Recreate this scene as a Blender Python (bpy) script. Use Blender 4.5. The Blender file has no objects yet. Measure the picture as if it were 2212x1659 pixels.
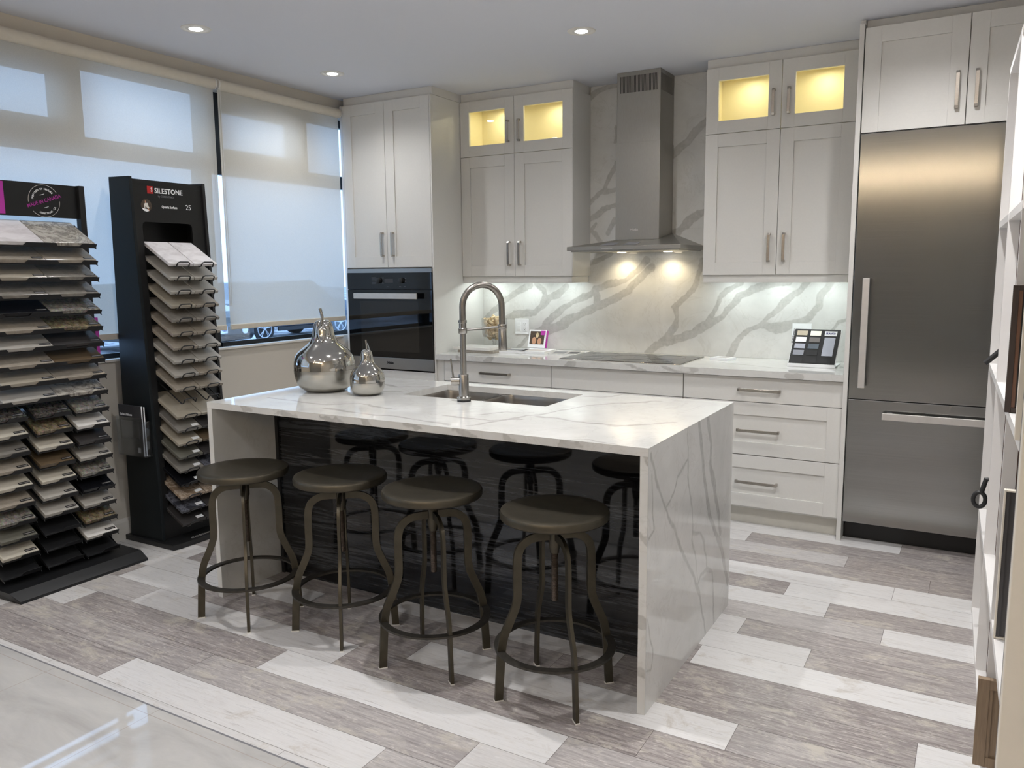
import bpy, math, random
import numpy as np
from mathutils import Matrix, Vector
S = bpy.context.scene
COL = S.collection
PI = math.pi
random.seed(7)
rng = np.random.RandomState(11)

# ------------------------------------------------------------------ camera, world, lights
CAM = (2.1429, -5.2494, 1.48); YAW, PITCH, ROLL, FPX = 30.0705, -7.9168, -0.5531, 1741.557
cd = bpy.data.cameras.new('camera'); cam = bpy.data.objects.new('camera', cd); COL.objects.link(cam)
y_, p_, r_ = map(math.radians, (YAW, PITCH, ROLL))
fw = Vector((-math.sin(y_)*math.cos(p_), math.cos(y_)*math.cos(p_), math.sin(p_)))
rt = Vector((math.cos(y_), math.sin(y_), 0)); up = rt.cross(fw)
r2 = rt*math.cos(r_) + up*math.sin(r_); u2 = -rt*math.sin(r_) + up*math.cos(r_)
M = Matrix((r2, u2, -fw)).transposed().to_4x4(); M.translation = Vector(CAM)
cam.matrix_world = M
cd.sensor_width = 36; cd.lens = FPX/2212*36; cd.clip_start = 0.02
S.camera = cam

H = 2.728                     # ceiling height
w = bpy.data.worlds.new('world'); S.world = w; w.use_nodes = True
nt = w.node_tree; nt.nodes.clear()
wo = nt.nodes.new('ShaderNodeOutputWorld'); wb = nt.nodes.new('ShaderNodeBackground')
geo = nt.nodes.new('ShaderNodeNewGeometry'); sx = nt.nodes.new('ShaderNodeSeparateXYZ')
rmp = nt.nodes.new('ShaderNodeValToRGB')
nt.links.new(geo.outputs['Incoming'], sx.inputs[0]); nt.links.new(sx.outputs['Z'], rmp.inputs[0])
rmp.color_ramp.elements[0].position = 0.0; rmp.color_ramp.elements[0].color = (0.58, 0.77, 1.0, 1)
rmp.color_ramp.elements[1].position = 0.6; rmp.color_ramp.elements[1].color = (0.64, 0.81, 1.0, 1)
nt.links.new(rmp.outputs[0], wb.inputs[0]); wb.inputs[1].default_value = 2.2
nt.links.new(wb.outputs[0], wo.inputs[0])

def light(name, kind, loc, power, color=(1, 1, 1), size=.05, rot=(0, 0, 0), spot=None, blend=.6, size_y=None, spread=None, parent=None):
    d = bpy.data.lights.new(name, kind); d.energy = power; d.color = color
    if kind == 'AREA':
        d.size = size
        if size_y: d.shape = 'RECTANGLE'; d.size_y = size_y
        else: d.shape = 'DISK'
        if spread: d.spread = math.radians(spread)
    else:
        d.shadow_soft_size = size
    if kind == 'SPOT': d.spot_size = math.radians(spot); d.spot_blend = blend
    o = bpy.data.objects.new(name, d); COL.objects.link(o); o.location = loc; o.rotation_euler = rot
    if parent: o.parent = parent; o.location = Vector(loc) - parent.location
    return o

S.view_settings.view_transform = 'Standard'; S.view_settings.look = 'None'
S.view_settings.gamma = 1; S.view_settings.use_curve_mapping = False
S.view_settings.exposure = 0.98
DOWNLIGHTS = [  # x, y, power
    (-1.416, -2.296, 11), (-1.476, -1.219, 9), (0.247, -1.212, 13), (1.85, -1.35, 24),
    (0.45, -2.78, 36), (-1.2, -3.9, 17), (0.5, -4.6, 15), (2.0, -2.6, 46), (1.75, -4.9, 20), (-0.3, -5.6, 14),
    (-1.4, -6.6, 14), (2.0, -7.0, 14), (0.4, -7.3, 14)]
DOWN_COL = (1.0, 0.98, 0.972)

# ------------------------------------------------------------------ materials
def srgb(c):
    if isinstance(c, (int, float)): c = (c, c, c)
    return tuple(((x/255)/12.92 if x/255 <= .04045 else ((x/255+.055)/1.055)**2.4) for x in c)

class N:
    """tiny node-tree writer"""
    def __init__(s, name):
        s.m = bpy.data.materials.new(name); s.m.use_nodes = True; s.t = s.m.node_tree
        s.b = s.t.nodes['Principled BSDF']; s.out = s.t.nodes['Material Output']
    def n(s, typ, **kw):
        x = s.t.nodes.new('ShaderNode'+typ)
        for k, v in kw.items():
            if k.startswith('_'): setattr(x, k[1:], v)
            else: x.inputs[k.replace('__', ' ')].default_value = v
        return x
    def l(s, a, b): s.t.links.new(a, b)
    def coord(s, scale=(1, 1, 1), kind='Object'):
        tc = s.n('TexCoord'); mp = s.n('Mapping'); mp.inputs['Scale'].default_value = scale
        s.l(tc.outputs[kind], mp.inputs[0]); return mp.outputs[0]
    def noise(s, co, scale, detail=3, rough=.5, dist=0):
        x = s.n('TexNoise'); x.inputs['Scale'].default_value = scale; x.inputs['Detail'].default_value = detail
        x.inputs['Roughness'].default_value = rough; x.inputs['Distortion'].default_value = dist
        s.l(co, x.inputs['Vector']); return x.outputs['Fac']
    def ramp(s, fac, stops):
        x = s.n('ValToRGB'); e = x.color_ramp.elements
        while len(e) < len(stops): e.new(.5)
        for q, (p, c) in zip(e, stops):
            q.position = p; q.color = (c, c, c, 1) if isinstance(c, (int, float)) else (*c, 1)
        s.l(fac, x.inputs[0]); return x.outputs[0]
    def mix(s, fac, a, b, mode='MIX'):
        x = s.n('MixRGB'); x.blend_type = mode
        for i, v in ((0, fac), (1, a), (2, b)):
            if hasattr(v, 'links'): s.l(v, x.inputs[i])
            else: x.inputs[i].default_value = v if i == 0 else (*v, 1)
        return x.outputs[0]
    def math(s, op, a, b=0.0):
        x = s.n('Math'); x.operation = op
        for i, v in ((0, a), (1, b)):
            if hasattr(v, 'links'): s.l(v, x.inputs[i])
            else: x.inputs[i].default_value = v
        return x.outputs[0]
    def attr(s, name):
        x = s.n('Attribute'); x.attribute_name = name; return x.outputs['Fac']
    def bump(s, h, strength=.1, dist=.001):
        x = s.n('Bump'); x.inputs['Strength'].default_value = strength; x.inputs['Distance'].default_value = dist
        s.l(h, x.inputs['Height']); s.l(x.outputs[0], s.b.inputs['Normal'])

def flat(name, c, rough=.5, metal=0, var=.04, scale=30, stretch=(1, 1, 1), bump=0, spec=None, coat=0, **kw):
    c = srgb(c); k = N(name); co = k.coord(stretch)
    f = k.noise(co, scale, 3)
    a = tuple(x*(1-var) for x in c); b = tuple(min(1, x*(1+var)) for x in c)
    k.l(k.ramp(f, [(.3, a), (.7, b)]), k.b.inputs['Base Color'])
    k.b.inputs['Roughness'].default_value = rough; k.b.inputs['Metallic'].default_value = metal
    if spec is not None: k.b.inputs['Specular IOR Level'].default_value = spec
    if coat: k.b.inputs['Coat Weight'].default_value = coat; k.b.inputs['Coat Roughness'].default_value = .08
    if bump: k.bump(f, bump)
    return k.m

MT = {}
MT['cab'] = flat('cabinet_paint', (217, 216, 212), .42, var=.012, scale=90)
MT['cab_in'] = flat('cabinet_inside', (236, 226, 190), .6, var=.01)
MT['wall'] = flat('wall_paint', (205, 199, 188), .85, var=.015, scale=200, bump=.05)
MT['rear'] = flat('rear_wall_paint', (128, 127, 124), .85, var=.03)
MT['ceil'] = flat('ceiling_paint', (222, 224, 231), .9, var=.01, scale=300, bump=.05)
MT['trimw'] = flat('white_trim', (222, 219, 212), .5, var=.01)
MT['toe'] = flat('toe_kick', (200, 197, 188), .6, var=.02)
MT['black'] = flat('black_powder_coat', (24, 25, 27), .45, var=.1)
MT['blackp'] = flat('black_board', (17, 18, 19), .42, var=.1)
MT['navy'] = flat('stand_side_laminate', (19, 25, 28), .55, var=.06, spec=.3)
MT['blackglass'] = flat('black_glass', (8, 9, 11), .04, var=.02)
MT['ovenwin'] = flat('oven_window', (34, 33, 31), .03, var=.02)
MT['chrome'] = flat('polished_metal', (205, 198, 186), .07, 1, var=.02)
MT['pearm'] = flat('polished_pewter', (188, 186, 181), .09, 1, var=.06, scale=9)
MT['pearlow'] = flat('satin_pewter', (178, 176, 170), .26, 1, var=.12, scale=7)
MT['nickel'] = flat('brushed_nickel', (186, 180, 172), .27, 1, var=.05, scale=60, stretch=(1, 1, 8))
MT['faucet'] = flat('brushed_steel_faucet', (164, 162, 158), .26, 1, var=.1, scale=40, stretch=(6, 6, .6))
MT['spring'] = flat('faucet_hose', (142, 138, 132), .32, 1, var=.12, scale=30)
MT['stool'] = flat('stool_metal', (82, 77, 66), .42, .75, var=.12, scale=25)
MT['stooldark'] = flat('stool_ring_metal', (70, 67, 62), .5, .7, var=.2, scale=60)
MT['screw'] = flat('threaded_rod', (80, 70, 62), .5, .7, var=.5, scale=120, stretch=(.2, .2, 6))
MT['steelh'] = flat('hood_steel', (168, 166, 160), .42, 1, var=.04, scale=60, stretch=(8, 8, .6))
MT['steelsoft'] = flat('oven_steel', (168, 170, 172), .35, 1, var=.03, scale=60, stretch=(.5, 8, 8))
MT['handle'] = flat('fridge_handle_metal', (206, 203, 200), .4, .6, var=.03)
MT['sink'] = flat('sink_steel', (172, 169, 165), .28, 1, var=.05)
MT['white'] = flat('white_plastic', (238, 240, 242), .35, var=.01)
MT['grey'] = flat('grey_plastic', (120, 120, 124), .5, var=.02)
MT['dgrey'] = flat('dark_grey_plastic', (58, 58, 62), .5, var=.04)
MT['red'] = flat('red_print', (176, 30, 30), .5)
MT['magenta'] = flat('magenta_print', (178, 52, 160), .45)
MT['skin'] = flat('printed_skin_tone', (196, 150, 120), .6)
MT['brownp'] = flat('printed_brown', (72, 58, 46), .6, var=.3, scale=80)
MT['cork'] = flat('cork', (204, 184, 148), .8, var=.22, scale=60)
MT['lit'] = None
def emis(name, c, s):
    k = N(name); k.t.nodes.remove(k.b); e = k.n('Emission'); e.inputs[0].default_value = (*c, 1); e.inputs[1].default_value = s
    nz = k.noise(k.coord(), 4); k.l(k.ramp(nz, [(0, tuple(x*.97 for x in c)), (1, c)]), e.inputs[0])
    k.l(e.outputs[0], k.out.inputs[0]); return k.m
MT['lamp'] = emis('lamp_lens', (1, .98, .95), 14)
MT['lampw'] = emis('hood_lamp_lens', (1, .85, .6), 12)
MT['pendant'] = emis('warm_bulb', (1, .76, .50), 34)
MT['display'] = emis('display_glow', (.7, .8, .95), .06)

def glass_mat(name, tint=(1, 1, 1), gloss=.12, rough=.0):
    k = N(name); k.t.nodes.remove(k.b)
    tr = k.n('BsdfTransparent'); tr.inputs[0].default_value = (*tint, 1)
    gl = k.n('BsdfGlossy'); gl.inputs['Roughness'].default_value = rough + .01
    fr = k.n('LayerWeight'); fr.inputs['Blend'].default_value = .35
    mx = k.n('MixShader'); f = k.math('ADD', k.math('MULTIPLY', fr.outputs['Fresnel'], .45), gloss*.3)
    nz = k.noise(k.coord(), 2); f = k.math('ADD', f, k.math('MULTIPLY', nz, .01))
    k.l(f, mx.inputs[0]); k.l(tr.outputs[0], mx.inputs[1]); k.l(gl.outputs[0], mx.inputs[2])
    k.l(mx.outputs[0], k.out.inputs[0]); return k.m
MT['glass'] = glass_mat('clear_glass')
MT['winglass'] = glass_mat('window_glass', (.82, .9, 1.0), .1)
MT['acrylic'] = glass_mat('clear_acrylic', (.9, .92, .94), .25)

def blind_mat():
    k = N('roller_blind_fabric'); k.t.nodes.remove(k.b)
    co = k.coord((1, 1, 1)); wv = k.noise(co, 900, 1); v2 = k.noise(co, 6, 2)
    c = k.ramp(wv, [(.3, srgb((212, 208, 195))), (.7, srgb((228, 223, 210)))])
    df = k.n('BsdfDiffuse'); k.l(c, df.inputs[0])
    tl = k.n('BsdfTranslucent'); k.l(c, tl.inputs[0])
    tp = k.n('BsdfTransparent')
    m1 = k.n('MixShader'); m1.inputs[0].default_value = .30; k.l(df.outputs[0], m1.inputs[1]); k.l(tl.outputs[0], m1.inputs[2])
    m2 = k.n('MixShader'); f = k.math('ADD', k.math('MULTIPLY', v2, .015), .062); k.l(f, m2.inputs[0])
    k.l(m1.outputs[0], m2.inputs[1]); k.l(tp.outputs[0], m2.inputs[2]); k.l(m2.outputs[0], k.out.inputs[0]); return k.m
MT['blind'] = blind_mat()
MT['blindbar'] = flat('blind_bar_cover', (214, 207, 192), .75, var=.02)

def fridge_mat():
    k = N('brushed_fridge_steel'); co = k.coord((.5, 2, 60))
    f = k.noise(co, 3, 2)
    k.l(k.ramp(f, [(.2, srgb((150, 151, 150))), (.8, srgb((158, 159, 158)))]), k.b.inputs['Base Color'])
    k.b.inputs['Metallic'].default_value = 1; k.b.inputs['Roughness'].default_value = .21
    k.b.inputs['Anisotropic'].default_value = .85
    tg = k.n('Tangent'); tg.direction_type = 'RADIAL'; tg.axis = 'Z'; k.l(tg.outputs[0], k.b.inputs['Tangent'])
    return k.m
MT['fridge'] = fridge_mat()

def marble():
    k = N('white_veined_quartz'); co = k.coord()
    v = k.attr('vein')
    n1 = k.noise(co, 7, 4, .6); n2 = k.noise(co, 45, 4, .6)
    base = k.ramp(n1, [(.3, srgb((206, 206, 203))), (.7, srgb((217, 217, 214)))])
    vc = k.ramp(n2, [(.3, srgb((172, 171, 167))), (.75, srgb((192, 191, 187)))])
    hair = k.noise(co, 3.2, 5, .65, .8); hm = k.ramp(hair, [(.485, 0.0), (.5, .28), (.515, 0.0)])
    base2 = k.mix(hm, base, srgb((188, 186, 180)))
    k.l(k.mix(v, base2, vc), k.b.inputs['Base Color'])
    k.b.inputs['Roughness'].default_value = .06; k.b.inputs['Specular IOR Level'].default_value = .55
    return k.m
MT['marble'] = marble()

def darkwood():
    k = N('black_wood_gloss_laminate'); co = k.coord((1.3, 1, 26))
    n = k.noise(co, 3, 6, .7, .6); n2 = k.noise(k.coord((.6, 1, 5)), 2, 2)
    f = k.math('MULTIPLY', n, k.math('ADD', n2, .45))
    k.l(k.ramp(f, [(.36, srgb((10, 10, 12))), (.50, srgb((30, 31, 33))), (.62, srgb((70, 72, 75)))]), k.b.inputs['Base Color'])
    k.b.inputs['Roughness'].default_value = .05; k.b.inputs['Specular IOR Level'].default_value = .55
    return k.m
MT['darkwood'] = darkwood()

def floor_mat():
    k = N('weathered_wood_planks'); tone = k.attr('tone'); seed = k.attr('seed')
    tc = k.n('TexCoord'); cb = k.n('CombineXYZ'); k.l(seed, cb.inputs[0]); k.l(seed, cb.inputs[1])
    ad = k.n('VectorMath'); ad.operation = 'ADD'; k.l(tc.outputs['Object'], ad.inputs[0]); k.l(cb.outputs[0], ad.inputs[1])
    def mp(sc):
        m = k.n('Mapping'); m.inputs['Scale'].default_value = sc; k.l(ad.outputs[0], m.inputs[0]); return m.outputs[0]
    patch = k.noise(mp((1.6, 4.5, 1)), 1.7, 6, .68, .3)
    streak = k.noise(mp((2.2, 34, 1)), 2.2, 6, .72, .25)
    fine = k.noise(mp((9, 60, 1)), 4, 3, .6)
    blot = k.noise(mp((2.2, 3.2, 1)), 2.4, 7, .75, .5)
    g = k.ramp(streak, [(.34, srgb((108, 99, 98))), (.5, srgb((146, 138, 136))), (.64, srgb((182, 176, 171)))])
    g = k.mix(k.ramp(fine, [(.35, .4), (.6, 0.0)]), g, srgb((112, 103, 100)))
    g = k.mix(k.ramp(blot, [(.53, 0.0), (.63, .8)]), g, srgb((186, 180, 168)))
    g = k.mix(k.ramp(patch, [(.32, .6), (.46, 0.0)]), g, srgb((112, 104, 106)))
    crack = k.noise(mp((1.1, 26, 1)), 3.1, 8, .8, .6)
    ck_ = k.ramp(crack, [(.365, .75), (.40, 0.0)])
    g = k.mix(ck_, g, srgb((92, 84, 84)))
    g = k.mix(k.ramp(k.noise(mp((3, 14, 1)), 6, 6, .8, .4), [(.54, 0.0), (.64, .7)]), g, srgb((204, 198, 192)))
    wv = k.ramp(streak, [(.26, srgb((182, 178, 174))), (.42, srgb((212, 211, 210))), (.8, srgb((224, 224, 225)))])
    wv = k.mix(k.ramp(blot, [(.57, 0.0), (.66, .6)]), wv, srgb((184, 177, 168)))
    wv = k.mix(k.ramp(patch, [(.25, .35), (.4, 0.0)]), wv, srgb((188, 182, 178)))
    wv = k.mix(k.ramp(crack, [(.37, .55), (.41, 0.0)]), wv, srgb((150, 142, 138)))
    k.l(k.mix(tone, g, wv), k.b.inputs['Base Color'])
    k.l(k.ramp(streak, [(.2, .34), (.8, .24)]), k.b.inputs['Roughness']); k.b.inputs['Specular IOR Level'].default_value = .45
    return k.m
MT['floor'] = floor_mat()
MT['gap'] = flat('plank_joint', (96, 90, 86), .8)

def tile_mat():
    k = N('polished_porcelain_tile'); co = k.coord()
    a = k.noise(k.coord((1, 3.5, 1)), 2.2, 6, .65, .6)
    c = k.ramp(a, [(.25, srgb((164, 163, 160))), (.5, srgb((180, 179, 177))), (.72, srgb((192, 191, 188)))])
    br = k.n('TexBrick'); br.offset = 0; br.inputs['Scale'].default_value = 1
    mp = k.n('Mapping'); mp.inputs['Location'].default_value = (.22+.6, 0, 0)
    tc = k.n('TexCoord'); k.l(tc.outputs['Object'], mp.inputs[0]); k.l(mp.outputs[0], br.inputs['Vector'])
    br.inputs['Mortar Size'].default_value = .0016; br.inputs['Brick Width'].default_value = .61; br.inputs['Row Height'].default_value = .61
    br.inputs['Color1'].default_value = (1, 1, 1, 1); br.inputs['Color2'].default_value = (1, 1, 1, 1); br.inputs['Mortar'].default_value = (0, 0, 0, 1)
    k.l(k.mix(br.outputs['Fac'], c, srgb((168, 162, 155))), k.b.inputs['Base Color'])
    k.b.inputs['Roughness'].default_value = .03; k.b.inputs['Specular IOR Level'].default_value = .5
    return k.m
MT['tile'] = tile_mat()

def stone(name, c, var=.1, scale=40, kind='speck', c2=None, rough=.16):
    c = srgb(c); c2 = srgb(c2) if c2 else tuple(x*(1-var*2.2) for x in c)
    k = N(name); co = k.coord()
    if kind == 'plain': k.l(k.ramp(k.noise(co, 14, 3), [(.3, tuple(x*(1-var*.4) for x in c)), (.7, c)]), k.b.inputs['Base Color'])
    elif kind == 'speck':
        v = k.n('TexVoronoi'); v.inputs['Scale'].default_value = scale*2; k.l(co, v.inputs['Vector'])
        f = k.noise(co, scale, 4, .7); k.l(k.mix(k.ramp(f, [(.38, 0.0), (.62, 1.0)]), c2, k.mix(.25, c, v.outputs['Color'], 'SOFT_LIGHT')), k.b.inputs['Base Color'])
    else:
        f = k.noise(co, scale*.25, 6, .65, 1.2); k.l(k.mix(k.ramp(f, [(.44, 0.0), (.5, 1.0), (.56, 0.0)]), c, c2), k.b.inputs['Base Color'])
    k.b.inputs['Roughness'].default_value = rough
    return k.m
ST = dict(
    white=stone('white_quartz', (226, 224, 226), kind='vein', c2=(206, 203, 205), scale=8),
    snow=stone('plain_white_quartz', (222, 220, 216), .03, kind='plain'),
    cream=stone('cream_quartz', (190, 185, 172), .06, kind='plain'),
    beige=stone('beige_quartz', (166, 159, 145), .1, kind='plain'),
    grey=stone('light_grey_quartz', (172, 169, 162), .08, kind='plain'),
    mid=stone('mid_grey_quartz', (128, 125, 119), .1, kind='plain'),
    warm=stone('warm_grey_quartz', (158, 150, 138), .1, kind='vein', c2=(150, 142, 130)),
    conc=stone('concrete_grey_quartz', (142, 138, 131), .14, kind='vein', c2=(128, 124, 117), scale=24),
    speck=stone('grey_speckled_granite', (150, 146, 138), .25, scale=60),
    dspeck=stone('dark_speckled_granite', (92, 88, 82), .35, scale=70),
    gold=stone('golden_speckled_granite', (142, 130, 106), .3, scale=50),
    gran=stone('white_veined_granite', (184, 180, 170), kind='vein', c2=(122, 117, 112), scale=34),
    marb=stone('brown_marble', (128, 110, 92), kind='vein', c2=(176, 162, 146), scale=34),
    navym=stone('dark_blue_marble', (56, 57, 64), kind='vein', c2=(104, 106, 116), scale=26),
    dark=stone('charcoal_quartz', (62, 60, 60), .1, kind='plain'),
    black=stone('black_quartz', (20, 21, 25), .1, kind='plain', rough=.08),
    brown=stone('brown_quartz', (98, 84, 66), .12, kind='plain'),
    green=stone('grey_green_quartz', (106, 105, 97), .1, kind='plain'))

# ------------------------------------------------------------------ mesh building
class MB:
    def __init__(s): s.v = []; s.f = []
    def add(s, v, f):
        o = len(s.v); s.v += [tuple(map(float, p)) for p in v]; s.f += [tuple(i+o for i in q) for q in f]; return s
    def box(s, x0, x1, y0, y1, z0, z1):
        if x0 > x1: x0, x1 = x1, x0
        if y0 > y1: y0, y1 = y1, y0
        if z0 > z1: z0, z1 = z1, z0
        v = [(x, y, z) for z in (z0, z1) for y in (y0, y1) for x in (x0, x1)]
        return s.add(v, [(0, 2, 3, 1), (4, 5, 7, 6), (0, 1, 5, 4), (2, 6, 7, 3), (0, 4, 6, 2), (1, 3, 7, 5)])
    def obox(s, c, ax, ay, az, hx, hy, hz):
        c = Vector(c); ax, ay, az = Vector(ax)*hx, Vector(ay)*hy, Vector(az)*hz
        v = [c+ax*i+ay*j+az*k for k in (-1, 1) for j in (-1, 1) for i in (-1, 1)]
        return s.add(v, [(0, 2, 3, 1), (4, 5, 7, 6), (0, 1, 5, 4), (2, 6, 7, 3), (0, 4, 6, 2), (1, 3, 7, 5)])
    def prism(s, poly, fn, t0, t1):
        """poly: 2-D outline; fn(a, b, t) -> xyz"""
        n = len(poly); v = [fn(a, b, t0) for a, b in poly] + [fn(a, b, t1) for a, b in poly]
        f = [tuple(range(n)), tuple(range(2*n-1, n-1, -1))] + [(i, i+n, (i+1) % n+n, (i+1) % n) for i in range(n)]
        return s.add(v, f)
    def tube(s, pts, r, n=10, cap=True, closed=False):
        pts = [Vector(p) for p in pts]; m = len(pts); rs = r if isinstance(r, (list, tuple)) else [r]*m
        ring = []; prev = None
        for i, p in enumerate(pts):
            if closed: t = pts[(i+1) % m]-pts[i-1]
            else: t = pts[min(i+1, m-1)]-pts[max(i-1, 0)]
            t.normalize()
            if prev is None:
                a = t.cross(Vector((0, 0, 1)));
                if a.length < .1: a = t.cross(Vector((1, 0, 0)))
            else: a = prev - t*prev.dot(t)
            a.normalize(); prev = a.copy(); b = t.cross(a)
            ring.append([p+(a*math.cos(2*PI*k/n)+b*math.sin(2*PI*k/n))*rs[i] for k in range(n)])
        v = [q for R in ring for q in R]; f = []
        for i in range(m if closed else m-1):
            j = (i+1) % m
            f += [(i*n+k, i*n+(k+1) % n, j*n+(k+1) % n, j*n+k) for k in range(n)]
        if cap and not closed: f += [tuple(range(n-1, -1, -1)), tuple((m-1)*n+k for k in range(n))]
        return s.add(v, f)
    def lathe(s, prof, c=(0, 0, 0), n=32, close=False):
        v = []; f = []; m = len(prof)
        for r, z in prof: v += [(c[0]+r*math.cos(2*PI*k/n), c[1]+r*math.sin(2*PI*k/n), c[2]+z) for k in range(n)]
        for i in range(m-1): f += [(i*n+k, i*n+(k+1) % n, (i+1)*n+(k+1) % n, (i+1)*n+k) for k in range(n)]
        if close: f += [((m-1)*n+k, (m-1)*n+(k+1) % n, (k+1) % n, k) for k in range(n)]
        else: f += [tuple(range(n-1, -1, -1)), tuple((m-1)*n+k for k in range(n))]
        return s.add(v, f)
    def cyl(s, a, b, r, n=20): return s.tube([a, b], r, n)

def smooth_path(pts, n=6):
    P = [Vector(p) for p in pts]; P = [P[0]*2-P[1]] + P + [P[-1]*2-P[-2]]; out = []
    for i in range(1, len(P)-2):
        a, b, c, d = P[i-1:i+3]
        for k in range(n):
            t = k/n; out.append(.5*((2*b)+(c-a)*t+(2*a-5*b+4*c-d)*t*t+(3*b-a-3*c+d)*t**3))
    out.append(P[-2]); return out

def wloc(o):
    l = Vector(o.location)
    while o.parent: o = o.parent; l = l+Vector(o.location)
    return l

def obj(name, mb, mat, parent=None, world=True, smooth=False, bevel=0, seg=2, label=None, normals=True):
    me = bpy.data.meshes.new(name); v = mb.v
    if parent is not None and world:
        L = wloc(parent); v = [(a-L.x, b-L.y, c-L.z) for a, b, c in v]
    me.from_pydata(v, [], mb.f)
    if normals:
        import bmesh
        b = bmesh.new(); b.from_mesh(me); bmesh.ops.recalc_face_normals(b, faces=b.faces); b.to_mesh(me); b.free()
    if smooth:
        me.polygons.foreach_set('use_smooth', [True]*len(me.polygons))
        if hasattr(me, 'set_sharp_from_angle'): me.set_sharp_from_angle(angle=math.radians(38))
    me.materials.append(MT[mat] if isinstance(mat, str) else mat)
    o = bpy.data.objects.new(name, me); COL.objects.link(o)
    if parent is not None: o.parent = parent
    if bevel:
        m = o.modifiers.new('bevel', 'BEVEL'); m.width = bevel; m.segments = seg; m.limit_method = 'ANGLE'
    if label: o['label'] = label
    return o

def tag(o, label, cat, group=None, kind=None):
    o['label'] = label; o['category'] = cat
    if group: o['group'] = group
    if kind: o['kind'] = kind
    return o
def thing(name, label, cat, loc=(0, 0, 0), group=None):
    o = bpy.data.objects.new(name, None); COL.objects.link(o); o.location = loc; o.empty_display_size = .05
    return tag(o, label, cat, group)
def struct(name, mb, mat, **k):
    o = obj(name, mb, mat, **k); o['kind'] = 'structure'; return o
def copy_tree(o, parent=None):
    c = o.copy(); COL.objects.link(c); c.parent = parent
    for ch in list(o.children): copy_tree(ch, c)
    return c

def text_geo(s, size, align='CENTER', extrude=.0006, bold=0.0):
    cu = bpy.data.curves.new('t', 'FONT'); cu.body = s; cu.size = size; cu.align_x = align; cu.align_y = 'CENTER'
    cu.extrude = extrude; cu.offset = bold; cu.resolution_u = 2
    o = bpy.data.objects.new('t', cu); COL.objects.link(o)
    bpy.context.view_layer.update()
    me = bpy.data.meshes.new_from_object(o.evaluated_get(bpy.context.evaluated_depsgraph_get()))
    v = [tuple(x.co) for x in me.vertices]; f = [tuple(p.vertices) for p in me.polygons]
    bpy.data.objects.remove(o); bpy.data.curves.remove(cu); bpy.data.meshes.remove(me)
    return v, f
def text_on(mb, s, size, c, ex, ey, en, rot=0, width=None, bold=0, extrude=.0006):
    """add text to mb, centred at c; ex/ey/en: text right, text up, normal"""
    v, f = text_geo(s, size, bold=bold, extrude=extrude)
    ex, ey, en, c = Vector(ex), Vector(ey), Vector(en), Vector(c)
    k = 1
    if width:
        w_ = max(p[0] for p in v)-min(p[0] for p in v); k = width/w_
    cr, sr = math.cos(rot), math.sin(rot)
    out = []
    for x, y, z in v:
        x *= k; x, y = x*cr-y*sr, x*sr+y*cr
        out.append(c+ex*x+ey*y+en*(z+extrude))
    mb.add(out, f); return mb

# ------------------------------------------------------------------ veined stone surfaces
_lat = rng.rand(64, 64)
def vnoise(u, v, s):
    u = u*s; v = v*s; i = np.floor(u).astype(int); j = np.floor(v).astype(int); a = u-i; b = v-j
    a = a*a*(3-2*a); b = b*b*(3-2*b); g = lambda p, q: _lat[p % 64, q % 64]
    return (g(i, j)*(1-a)+g(i+1, j)*a)*(1-b)+(g(i, j+1)*(1-a)+g(i+1, j+1)*a)*b
def vein_mask(U, V, lines, warp=.012, edge=.0022):
    U2 = U+(vnoise(U, V, 16)-.5)*warp*1.6+(vnoise(U+9, V+3, 55)-.5)*warp*.6
    V2 = V+(vnoise(U+5, V+7, 16)-.5)*warp*1.6+(vnoise(U+1, V+2, 55)-.5)*warp*.6
    wn = .65+.7*vnoise(U+3, V+4, 12)
    best = np.full(U.shape, 1e3)
    for pts, hw in lines:
        for (a, b) in zip(pts[:-1], pts[1:]):
            dx, dy = b[0]-a[0], b[1]-a[1]; L2 = dx*dx+dy*dy+1e-12
            t = np.clip(((U2-a[0])*dx+(V2-a[1])*dy)/L2, 0, 1)
            d = np.hypot(U2-a[0]-t*dx, V2-a[1]-t*dy) - hw*wn
            best = np.minimum(best, d)
    m = np.clip(.5-best/edge/2, 0, 1)
    rim = np.exp(-((best+.002)/.0022)**2)
    return np.clip(m*(.72+.28*(vnoise(U, V, 30)))+rim*m*.10, 0, 1)
def veined(name, rects, fn, lines, solid, mat='marble', step=.005, parent=None, warp=.012):
    """rects in (u,v); fn(u,v)->xyz arrays; solid: MB for the rest of the slab"""
    vs = [np.array(solid.v, float).reshape(-1, 3)]; fs = list(solid.f); at = [np.zeros(len(solid.v))]; off = len(solid.v)
    for u0, u1, v0, v1 in rects:
        nu = max(2, int((u1-u0)/step)+1); nv = max(2, int((v1-v0)/step)+1)
        U, V = np.meshgrid(np.linspace(u0, u1, nu), np.linspace(v0, v1, nv))
        X = np.stack([np.broadcast_to(a, U.shape) for a in fn(U, V)], -1).reshape(-1, 3)
        vs.append(X); at.append(vein_mask(U, V, lines, warp).ravel())
        idx = (np.arange((nv-1))[:, None]*nu+np.arange(nu-1)[None, :]).ravel()+off
        fs += list(map(tuple, np.stack([idx, idx+1, idx+1+nu, idx+nu], 1).tolist())); off += nu*nv
    P = np.concatenate(vs)
    if parent is not None: P = P-np.array(wloc(parent))
    me = bpy.data.meshes.new(name); me.from_pydata(P.tolist(), [], fs)
    a = me.attributes.new('vein', 'FLOAT', 'POINT'); a.data.foreach_set('value', np.concatenate(at).astype(np.float32))
    me.materials.append(MT[mat]); o = bpy.data.objects.new(name, me); COL.objects.link(o)
    if parent is not None: o.parent = parent
    return o

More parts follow.
